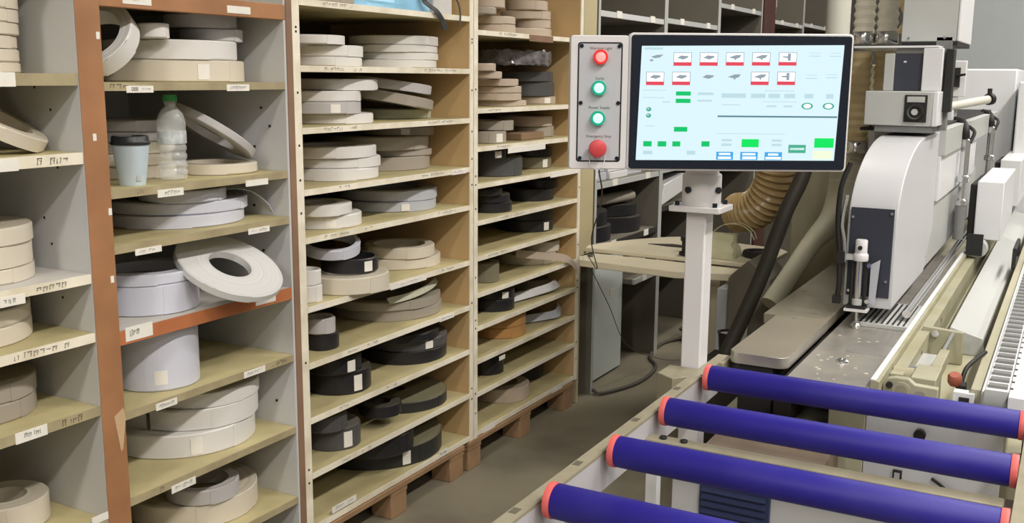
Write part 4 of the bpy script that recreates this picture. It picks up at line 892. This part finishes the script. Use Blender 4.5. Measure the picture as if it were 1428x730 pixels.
# sensor box
sb = MB(); sb.box(-.612,-.408,3.45,3.72,1.357,1.466,'machgrey'); sb.box(-.408,-.392,3.45,3.75,1.357,1.466,'machwhite'); s_ = part(sb,'sensor_box',.003)
mb = MB(); mb.box(-.58,-.405,3.46,3.74,1.3355,1.3565,'machdark'); part(mb,'sensor_base')
mb = MB(); mb.box(-.490,-.423,3.444,3.4495,1.370,1.455,'rubber'); mb.box(-.483,-.430,3.442,3.444,1.432,1.450,'machgrey'); dd = mb.obj('dial_plate', s_, .002)
mb = MB(); mb.lathe([(0,.010),(.010,.010),(.011,.004),(.019,.004),(.021,.012),(.026,.012),(.028,0),(0,0)],(-.457,3.4435,1.402),'machdark',32,(0,-1,0),mats=['machgrey','rubber','rubber','machdark','rubber','rubber','rubber']); mb.obj('dial', dd)
# dust hood with dark window
mb = MB(); mb.box(-.668,-.407,3.50,3.90,1.602,1.609,'machwhite'); part(mb,'hood_top')
mb = MB(); mb.box(-.452,-.394,3.50,3.53,1.4665,1.6015,'machwhite'); part(mb,'hood_post',.002)
mb = MB(); mb.box(-.568,-.538,3.50,3.53,1.4665,1.585,'machgrey'); part(mb,'hood_post',.002)
mb = MB(); mb.box(-.537,-.453,3.515,3.525,1.4665,1.585,'navy'); mb.box(-.512,-.503,3.513,3.515,1.556,1.562,'machwhite'); part(mb,'hood_window',.001)
mb = MB(); mb.box(-.537,-.453,3.514,3.526,1.5852,1.6015,'machdark'); part(mb,'hood_lintel',.001)
mb = MB(); mb.box(-.393,-.368,3.56,3.62,1.4,1.60,'rubber'); part(mb,'hood_guide')
mb = MB(); mb.box(-.43,-.38,3.60,3.64,1.34,1.64,'machdark'); part(mb,'cabinet_column')
# hanging cabinet
mb = MB(); mb.box(-.538,-.370,3.60,4.0,1.625,2.3,'machgrey'); mb.box(-.3695,-.362,3.60,4.0,1.625,2.3,'machwhite'); hc = part(mb,'hanging_cabinet',.003,'grey hanging cabinet')
mb = MB(); mb.box(-.536,-.366,3.602,3.998,1.612,1.6248,'rubber'); mb.obj('seal', hc)
for x in (-.515,-.405): 
    mb = MB(); mb.cyl((x,3.5995,1.636),(x,3.594,1.636),.004,'machdark',10); mb.obj('screw', hc)
# switch plate, rod
mb = MB(); mb.box(-.498,-.415,4.50,4.53,1.437,1.580,'machwhite'); sp = part(mb,'switch_plate',.003)
mb = MB(); mb.box(-.462,-.436,4.484,4.4995,1.475,1.552,'rubber'); mb.cyl((-.449,4.484,1.52),(-.415,4.45,1.525),.005,'rubber',10); mb.obj('switch', sp)
mb = MB(); mb.box(-.47,-.44,4.505,4.525,1.3455,1.4365,'machwhite'); part(mb,'plate_stem',.001)
mb = MB(); mb.tube([(-.50,4.15,1.385),(-.455,4.45,1.400),(-.34,4.66,1.425)],.017,'pipecream',16); part(mb,'cross_rod',0)
mb = MB(); mb.lathe([(0,0),(.024,0),(.024,.02),(0,.02)],(-.338,4.663,1.4255),'rubber',20,(.12,.21,.02)); mb.cyl((-.335,4.67,1.44),(-.335,4.67,1.47),.009,'rubber',12); part(mb,'rod_clamp',0)
mb = MB(); mb.box(-.46,-.445,4.40,4.47,1.345,1.385,'machwhite'); part(mb,'rod_support',.001)
mb = MB(); mb.tube(spline([(-.62,3.62,1.346),(-.60,3.58,1.375),(-.56,3.56,1.352)],6),.004,'rubber',8); part(mb,'cable_loop',0)
# pneumatic cylinder in front of the housing
pc = empty('pneumatic_cylinder', (-.505,2.96,.83), 'upright pneumatic cylinder with silver cap in front of the navy panel', 'cylinder')
mb = MB(); mb.lathe([(0,.128),(.020,.128),(.021,.130),(.021,.144),(.019,.148),(.0165,.150),(.0165,.185),(.0145,.188),(0,.188)],(-.506,2.955,.868),'polewhite',28); mb.cyl((-.506,2.9385,1.035),(-.506,2.932,1.035),.006,'rubber',12); mb.obj('cap', pc)
mb = MB(); mb.box(-.545,-.525,2.945,2.965,.997,1.012,'machgrey'); mb.obj('side_bracket', pc)
mb = MB(); mb.cyl((-.508,2.955,.868),(-.508,2.955,.9955),.011,'chrome',20); mb.obj('barrel', pc)
for x in (-.526,-.490):
    mb = MB(); mb.cyl((x,2.955,.868),(x,2.955,.9955),.006,'rubber',14); mb.obj('rod', pc)
mb = MB(); mb.cyl((-.508,2.955,.868),(-.508,2.955,.885),.015,'machgrey',18); mb.obj('lower_collar', pc)
mb = MB(); mb.box(-.535,-.482,2.94,2.972,.858,.8675,'rubber'); mb.box(-.540,-.476,2.935,2.978,.850,.8575,'polewhite'); mb.obj('foot_plate', pc)
mb = MB(); mb.lathe([(0,0),(.013,0),(.015,.008),(.010,.016),(.005,.02),(.005,.05),(0,.05)],(-.507,2.955,.8002),'chrome',18); mb.obj('foot_pin', pc)
mb = MB(); mb.prism([(-.478,.872),(-.462,.872),(-.455,1.0),(-.478,.985)],'y',2.962,2.972,'bluegrey'); mb.obj('guard', pc)
for z in (.985,.882):
    mb = MB(); mb.cyl((-.480,2.95,z),(-.480,2.94,z),.006,'chrome',12); mb.obj('screw', pc)
mb = MB(); mb.tube(spline([(-.553,2.97,1.27),(-.572,2.955,1.20),(-.574,2.95,1.10),(-.565,2.95,1.02),(-.560,2.95,.93),(-.563,2.95,.88)],8),.0075,'rubber',10); mb.box(-.575,-.553,2.94,2.96,.868,.89,'rubber'); mb.box(-.570,-.548,2.94,2.96,.985,1.02,'rubber'); mb.obj('air_hose', pc)
mb = MB(); mb.tube(spline([(-.556,2.96,1.18),(-.562,2.95,1.10),(-.553,2.95,1.05),(-.548,2.95,.99)],8),.0055,'chrome',10); mb.obj('metal_line', pc)
# units along the right
def unit(y, s, label):
    u = empty('trimming_unit', (-.30, y, .82), label, 'trimming unit', 'trimming units along the beam')
    mb = MB(); mb.box(-.333,-.235,y,y+.75*s,.87,1.105,'machwhite'); mb.obj('white_cover', u, .004)
    mb = MB(); mb.box(-.36,-.334,y+.02,y+.5*s,.86,1.09,'rubber'); mb.obj('motor_back', u, .004)
    mb = MB(); mb.cyl((-.385,y-.05,.872),(-.385,y-.05,1.01),.020,'machdark',18); mb.lathe([(0,0),(.022,0),(.022,.02),(.014,.026),(.014,.09),(.024,.094),(.024,.115),(.017,.12),(.017,.26),(.012,.265),(0,.265)],(-.385,y-.05,1.0102),'chrome',22); mb.obj('air_valve', u)
    mb = MB(); mb.tube(spline([(-.385,y-.05,1.27),(-.39,y-.05,1.31),(-.405,y+.0,1.335),(-.44,y+.05,1.345)],6),.014,'rubber',10); mb.tube(spline([(-.37,y-.05,1.26),(-.36,y-.02,1.30),(-.385,y+.02,1.32)],6),.007,'rubber',8); mb.obj('air_hose', u)
    mb = MB(); mb.lathe([(0,0),(.035,0),(.038,.01),(.038,.05),(0,.05)],(-.31,y-.06,.84),'machgrey',22,(0,1,0)); mb.obj('guide_wheel', u)
    mb = MB(); mb.box(-.35,-.29,y-.075,y-.06,.815,.90,'rubber'); mb.obj('wheel_bracket', u)
unit(4.45,1,'nearer white trimming unit with silver air valve beside the long beam')
unit(5.75,1,'farther white trimming unit along the beam, partly hidden by the nearer one')
mb = MB(); mb.box(-.31,-.20,6.3,7.6,.70,1.50,'machwhite'); tag(mb.obj('machine_cover', None, .01, loc=(-.25,6.9,.7)), 'tall pale machine cover at the far right edge', 'cover')
mb = MB(); mb.box(-.66,-.335,6.6,7.6,.70,1.57,'machwhite'); tag(mb.obj('machine_cover', None, .01, loc=(-.5,7.0,.7)), 'pale white box beyond the end of the long beam', 'cover')
mb = MB(); mb.box(-1.0,1.2,8.6,8.66,0,3.4,'wallgrey'); tag(mb.obj('partition', None, .004, loc=(0,8.6,0)), 'plain grey partition behind the machine at upper right', 'partition')

# ------------------------------------------------------------------ touchscreen control station
YAW = .50564; K = .001635
RT = Matrix.Translation((-.685,2.284,1.446)) @ Matrix.Rotation(YAW,4,'Z')
hm = empty('control_station', (-.787,2.365,0), 'touchscreen control station on white pole with red and green buttons', 'control panel')
def LX(u): return (u-1031)*K
def LZ(v): return -(v-140.5)*K
class HB(MB):
    def q(self, u0,u1,v0,v1,d,m): 
        self.face([(LX(u0),-d,LZ(v1)),(LX(u1),-d,LZ(v1)),(LX(u1),-d,LZ(v0)),(LX(u0),-d,LZ(v0))],m)
    def b(self, u0,u1,v0,v1,d0,d1,m): self.box(LX(u0),LX(u1),-d1,-d0,LZ(v1),LZ(v0),m)
    def done(self, name, parent, bevel=0, label=None): self.xform(RT); return self.obj(name,parent,bevel,label)
def rr2(u0,u1,v0,v1,r,n=6):
    P=[]
    for cu,cv,a in ((u1-r,v0+r,0),(u0+r,v0+r,PI/2),(u0+r,v1-r,PI),(u1-r,v1-r,1.5*PI)):
        for k in range(n+1): P.append((LX(cu+r*math.cos(a+k*PI/2/n)), LZ(cv-r*math.sin(a+k*PI/2/n))))
    return P
mb = HB(); mb.prism(rr2(880,1188.5,45.5,235,6),'y',-.0,.040,'polewhite'); mon = mb.done('monitor', hm, .002)
mb = HB(); mb.prism(rr2(883,1185.5,48.5,232,4),'y',-.0040,-.0003,'bezel'); bz = mb.done('bezel', mon, .001)
mb = HB(); D0=.0046
mb.prism([(LX(893),LZ(220)),(LX(1170.5),LZ(219)),(LX(1175),LZ(60.5)),(LX(897),LZ(63.5))],'y',-D0,-.0041,'screen')
D=D0+.0004
def icon(u,v,kind=0,frame=True,bar=True):
    if frame:
        mb.q(u-12.5,u+12.5,v-9,v+9,D,'sc_grey'); mb.q(u-11.6,u+11.6,v-8.2,v+(4 if bar else 8.2),D+.0002,'sc_white')
        if bar: mb.q(u-12.2,u+12.2,v+4.2,v+9,D+.0002,'sc_red')
    a = 'sc_grey'; c=v-2.5
    if kind==0: mb.face([(LX(u+p),-D-.0004,LZ(c+q)) for p,q in ((-8,1),(-2,-2.6),(8,-1.6),(7,.5),(1,3))],a)
    elif kind==1: mb.face([(LX(u+p),-D-.0004,LZ(c+q)) for p,q in ((-9,.5),(1,-3),(9,-3.2),(6,1),(2,2),(1,5),(-1,2.2))],a)
    else:
        mb.face([(LX(u+p),-D-.0004,LZ(c+q)) for p,q in ((-7,-1),(0,-1.2),(0,1.2),(-7,.6))],a); mb.q(u+.0,u+4,c-5,c+5,D+.0004,a)
mb.q(901,926,65.5,68.5,D,'sc_pale')
mb.face([(LX(p),-D,LZ(q)) for p,q in ((910,78),(918,75.5),(927,75),(922,79),(915,80))],'sc_grey'); mb.q(908.5,913,81.6,84,D,'sc_grey')
for i,(u,k_) in enumerate(((953.5,0),(989.5,0),(1025.5,1),(1061.5,1),(1098,2))): icon(u,81-i*.35,k_)
for i,(u,k_,f) in enumerate(((916.5,0,1),(952.5,0,1),(989.5,0,0),(1025.5,1,0),(1061,1,1),(1097.5,2,1))): icon(u,107.5-i*.3,k_,f,f)
for u,v in ((1135,75),(1163,75),(1132,105),(1160,104)):
    mb.q(u-8,u+8,v,v+1.2,D,'sc_pale'); mb.q(u-8,u+8,v-4,v-3.3,D,'sc_pale')
for a in ((946,966.5,124.8,130.5,'sc_green'),(946,966.5,134.8,140.6,'sc_green'),(945,963.6,173.5,180.2,'sc_green'),(902.8,914.6,193.6,201,'sc_green'),(923,935,193.6,201,'sc_green'),(943.4,954.6,193.6,200.8,'sc_green'),(984,995.4,193.2,200.6,'sc_green'),
  (1040,1064,189.8,201,'sc_green2'),(1141.5,1168.6,187.8,201,'sc_green2'),(1105.8,1130,197.2,208.6,'sc_teal'),(1108,1128,201.4,204.4,'sc_white'),
  (1005.4,1029,207.6,218.8,'sc_blue'),(1039,1063.4,207.6,218.8,'sc_blue'),(1073,1097.4,207.6,218.8,'sc_blue'),(1140,1168,205,217,'sc_yellow'),(1005,1171.2,157.4,159.6,'sc_line')):
    mb.q(*a[:4], D, a[4])
for a in ((1009,1025,209.4,212),(1008,1026,214.4,217.4),(1042,1060,209.4,212),(1042,1061,214,217.6),(1078,1092,209.6,212.4),(1074.5,1096,214.4,217.6)): mb.q(*a, D+.0004,'sc_white')
for u,v in ((1007,1045),(1048,1072),(1072,1092),(1094,1113),(1122,1138),(1152,1166)):
    mb.q(u+2,v-2,127,133,D,'sc_pale')
for a in ((976,998,126,129.5),(976,996,136,138.5),(928,938,138.5,140.2),(900,932,123,124),(900,930,133,134),(1068,1110,122.6,123.6),(1066,1114,137.6,138.4),(1072,1086,143,145.4),(1096,1108,143,145.4),(1012,1026,190,193),(1012,1026,196,199.5),(1082,1096,190,193),(1082,1096,196,199),(903,916,207,212),(964,976,206.5,212),(904,918,172,173),(1010,1036,142,143.2),(1004,1100,182,182.8)): mb.q(*a,D,'sc_pale')
def disc(u,v,ru,rv,m,d): mb.face([(LX(u+ru*math.cos(2*PI*k/24)),-d,LZ(v-rv*math.sin(2*PI*k/24))) for k in range(24)],m)
for u,v in ((909,149.5),(909,158.2)): disc(u,v,3.6,3.0,'sc_teal',D); disc(u-.8,v-.8,1.4,1.2,'sc_pale',D+.0004)
for u in (1128.5,1158): disc(u,143.6,8,4.6,'sc_teal',D); disc(u,143.6,5.2,3.1,'sc_white',D+.0004)
mb.done('display', bz, 0, 'lit touchscreen with red, green and blue tiles')
# button box
mb = HB(); mb.prism(rr2(799.5,879.5,49.5,233.5,4),'y',.0,.060,'polewhite'); bb = mb.done('button_box', hm, .002)
mb = HB(); mb.prism(rr2(809.4,871.2,58.8,223.2,4),'y',-.0006,-.0001,'rubber'); mb.prism(rr2(811.5,869.1,60.9,221.1,3),'y',-.0012,-.0006,'plategrey')
for u in (814.5,866.5):
    for v in (64,141.5,218): mb.cyl((LX(u),-.0012,LZ(v)),(LX(u),-.0035,LZ(v)),2.8*K,'bezel',14)
for s,v in (('Warning Light',67.2),('Lamp',107.8),('Power Supply',148),('Emergency Stop',187.6)):
    text_faces(mb, s, Matrix.Translation((LX(840.5 if v>70 else 841),-.0016,LZ(v))) @ Matrix.Rotation(PI/2,4,'X'), .0088, 'cablegrey')
mb.done('label_plate', bb)
def button(u,v,ring,lens,r,name,label):
    mb = HB(); mb.lathe([(r*.72,.0),(r*.72,.013),(r*1.0,.013),(r*1.06,.008),(r*1.06,0)],(LX(u),-.0013,LZ(v)),ring,28,(0,-1,0),closed=True); b = mb.done(name,bb,0,label)
    mb = HB(); mb.lathe([(0,.0165),(r*.4,.016),(r*.70,.0128),(r*.70,.002),(0,.002)],(LX(u),-.0013,LZ(v)),lens,24,(0,-1,0)); mb.done('lens',b)
button(840.5,79,'redring','lampred',.0158,'indicator_lamp','glowing red indicator lamp')
button(839,121,'greenring','lampgreen',.0158,'push_button','upper glowing green button')
button(838.5,162.5,'greenring','lampgreen',.0158,'push_button','lower glowing green button')
mb = HB(); mb.lathe([(0,.030),(.014,.0295),(.0195,.026),(.0205,.020),(.0195,.012),(.012,.010),(.012,0),(0,0)],(LX(838.5),-.0013,LZ(204)),'estop',32,(0,-1,0)); es = mb.done('emergency_button',bb,0,'red mushroom emergency button')
mb = HB()
for s in (-1,1): mb.tube(spline([(LX(838.5+s*12),-.003,LZ(214)),(LX(838.5+s*9),-.012,LZ(226)),(LX(838.5+s*2),-.010,LZ(234))],6),.0009,'polewhite',6)
mb.tube([(LX(838.5),-.010,LZ(233)),(LX(838),-.008,LZ(247))],.0028,'polewhite',8)
mb.done('hanging_tie',bb)
# pole
mb = MB(); mb.box(-.812,-.762,2.335,2.395,.0,1.184,'polewhite'); mb.obj('pole', hm, .004)
mb = MB(); mb.box(-.848,-.722,2.310,2.420,1.1845,1.199,'polewhite'); pp = mb.obj('top_plate', hm, .002)
for x,y in ((-.832,2.325),(-.738,2.325),(-.738,2.405),(-.832,2.405)):
    mb = MB(); mb.cyl((x,y,1.1992),(x,y,1.209),.006,'bezel',12); mb.obj('bolt', pp)
mb = MB(); mb.lathe([(0,0),(.046,0),(.047,.003),(.047,.072),(.045,.075),(.040,.078),(.040,.09),(0,.09)],(-.785,2.365,1.1992),'polewhite',36)
for a in (-1.95,-.35): mb.cyl((-.785+.046*math.cos(a),2.365+.046*math.sin(a),1.238),(-.785+.053*math.cos(a),2.365+.053*math.sin(a),1.238),.008,'bezel',14)
mb.obj('swivel_head', hm)
mb = HB(); mb.box(-.09,.01,.041,.10,LZ(236),LZ(190),'polewhite'); mb.done('mount_bracket', hm, .003)
mb = MB(); mb.box(-.85,-.72,2.30,2.42,0,.008,'polewhite'); mb.obj('base_plate', hm)

# ------------------------------------------------------------------ lamps, sky light, camera
def lamp(x, y, z, sx, sy, w, col=(1,.95,.88)):
    t = empty('ceiling_light', (x, y, z), None, 'lamp', 'ceiling strip lights'); t['label'] = 'long strip light hanging below the workshop ceiling'
    mb = MB(); mb.prism([(-.5*sx-.02,.0),(.5*sx+.02,0),(.03,.07),(-.03,.07)],'y',-sy/2,sy/2,'machwhite'); mb.xform(Matrix.Translation((x,y,z))); mb.obj('lamp_housing', t)
    mb = MB(); mb.box(x-.04,x+.04,y-sy/2+.02,y+sy/2-.02,z-.03,z-.001,'lamptube'); mb.obj('tube', t)
    L = bpy.data.lights.new('strip_light','AREA'); L.shape = 'RECTANGLE'; L.size = sx; L.size_y = sy; L.energy = w; L.color = col
    o = bpy.data.objects.new('strip_light', L); COL.objects.link(o); o.parent = t; o.location = (0,0,-.04)
LAMPS = [(1.25,y,4.0,.3,1.5,w) for y,w in ((-1.2,85),(1.2,85),(3.6,80),(6.0,60),(8.4,50),(10.8,40))] + [(3.2,y,4.0,.3,1.5,22) for y in (-1.2,1.2,3.6,6.0,8.4)] + [(-.7,-2.3,3.5,.3,1.5,80), (-1.1,5.6,4.0,.3,1.5,45)]  # last two are added, unseen: frontal shelf fill, then brightening for far hoses
for a in LAMPS: lamp(*a)
W = bpy.data.worlds.new('world'); S.world = W; W.use_nodes = True
W.node_tree.nodes['Background'].inputs[0].default_value = (.9,.95,1,1); W.node_tree.nodes['Background'].inputs[1].default_value = .3

cam = bpy.data.cameras.new('camera'); co = bpy.data.objects.new('camera', cam); COL.objects.link(co); S.camera = co
f, yaw, pitch, roll = 1413.4, .50564, .17986, .00778
cam.sensor_fit = 'HORIZONTAL'; cam.sensor_width = 36; cam.lens = 36*f/1428; cam.clip_start = .02
sy_, cy_, sp_, cp_ = math.sin(yaw), math.cos(yaw), math.sin(pitch), math.cos(pitch)
fwd = Vector((-sy_*cp_, cy_*cp_, -sp_)); rg = Vector((cy_, sy_, 0)); up = rg.cross(fwd)
r1 = rg*math.cos(roll)+up*math.sin(roll); u1_ = -rg*math.sin(roll)+up*math.cos(roll)
co.matrix_world = Matrix(((r1.x,u1_.x,-fwd.x,0),(r1.y,u1_.y,-fwd.y,0),(r1.z,u1_.z,-fwd.z,1.5),(0,0,0,1)))
S.view_settings.view_transform = 'Standard'; S.view_settings.look = 'None'; S.view_settings.gamma = 1; S.view_settings.exposure = .12
S.view_settings.use_curve_mapping = False
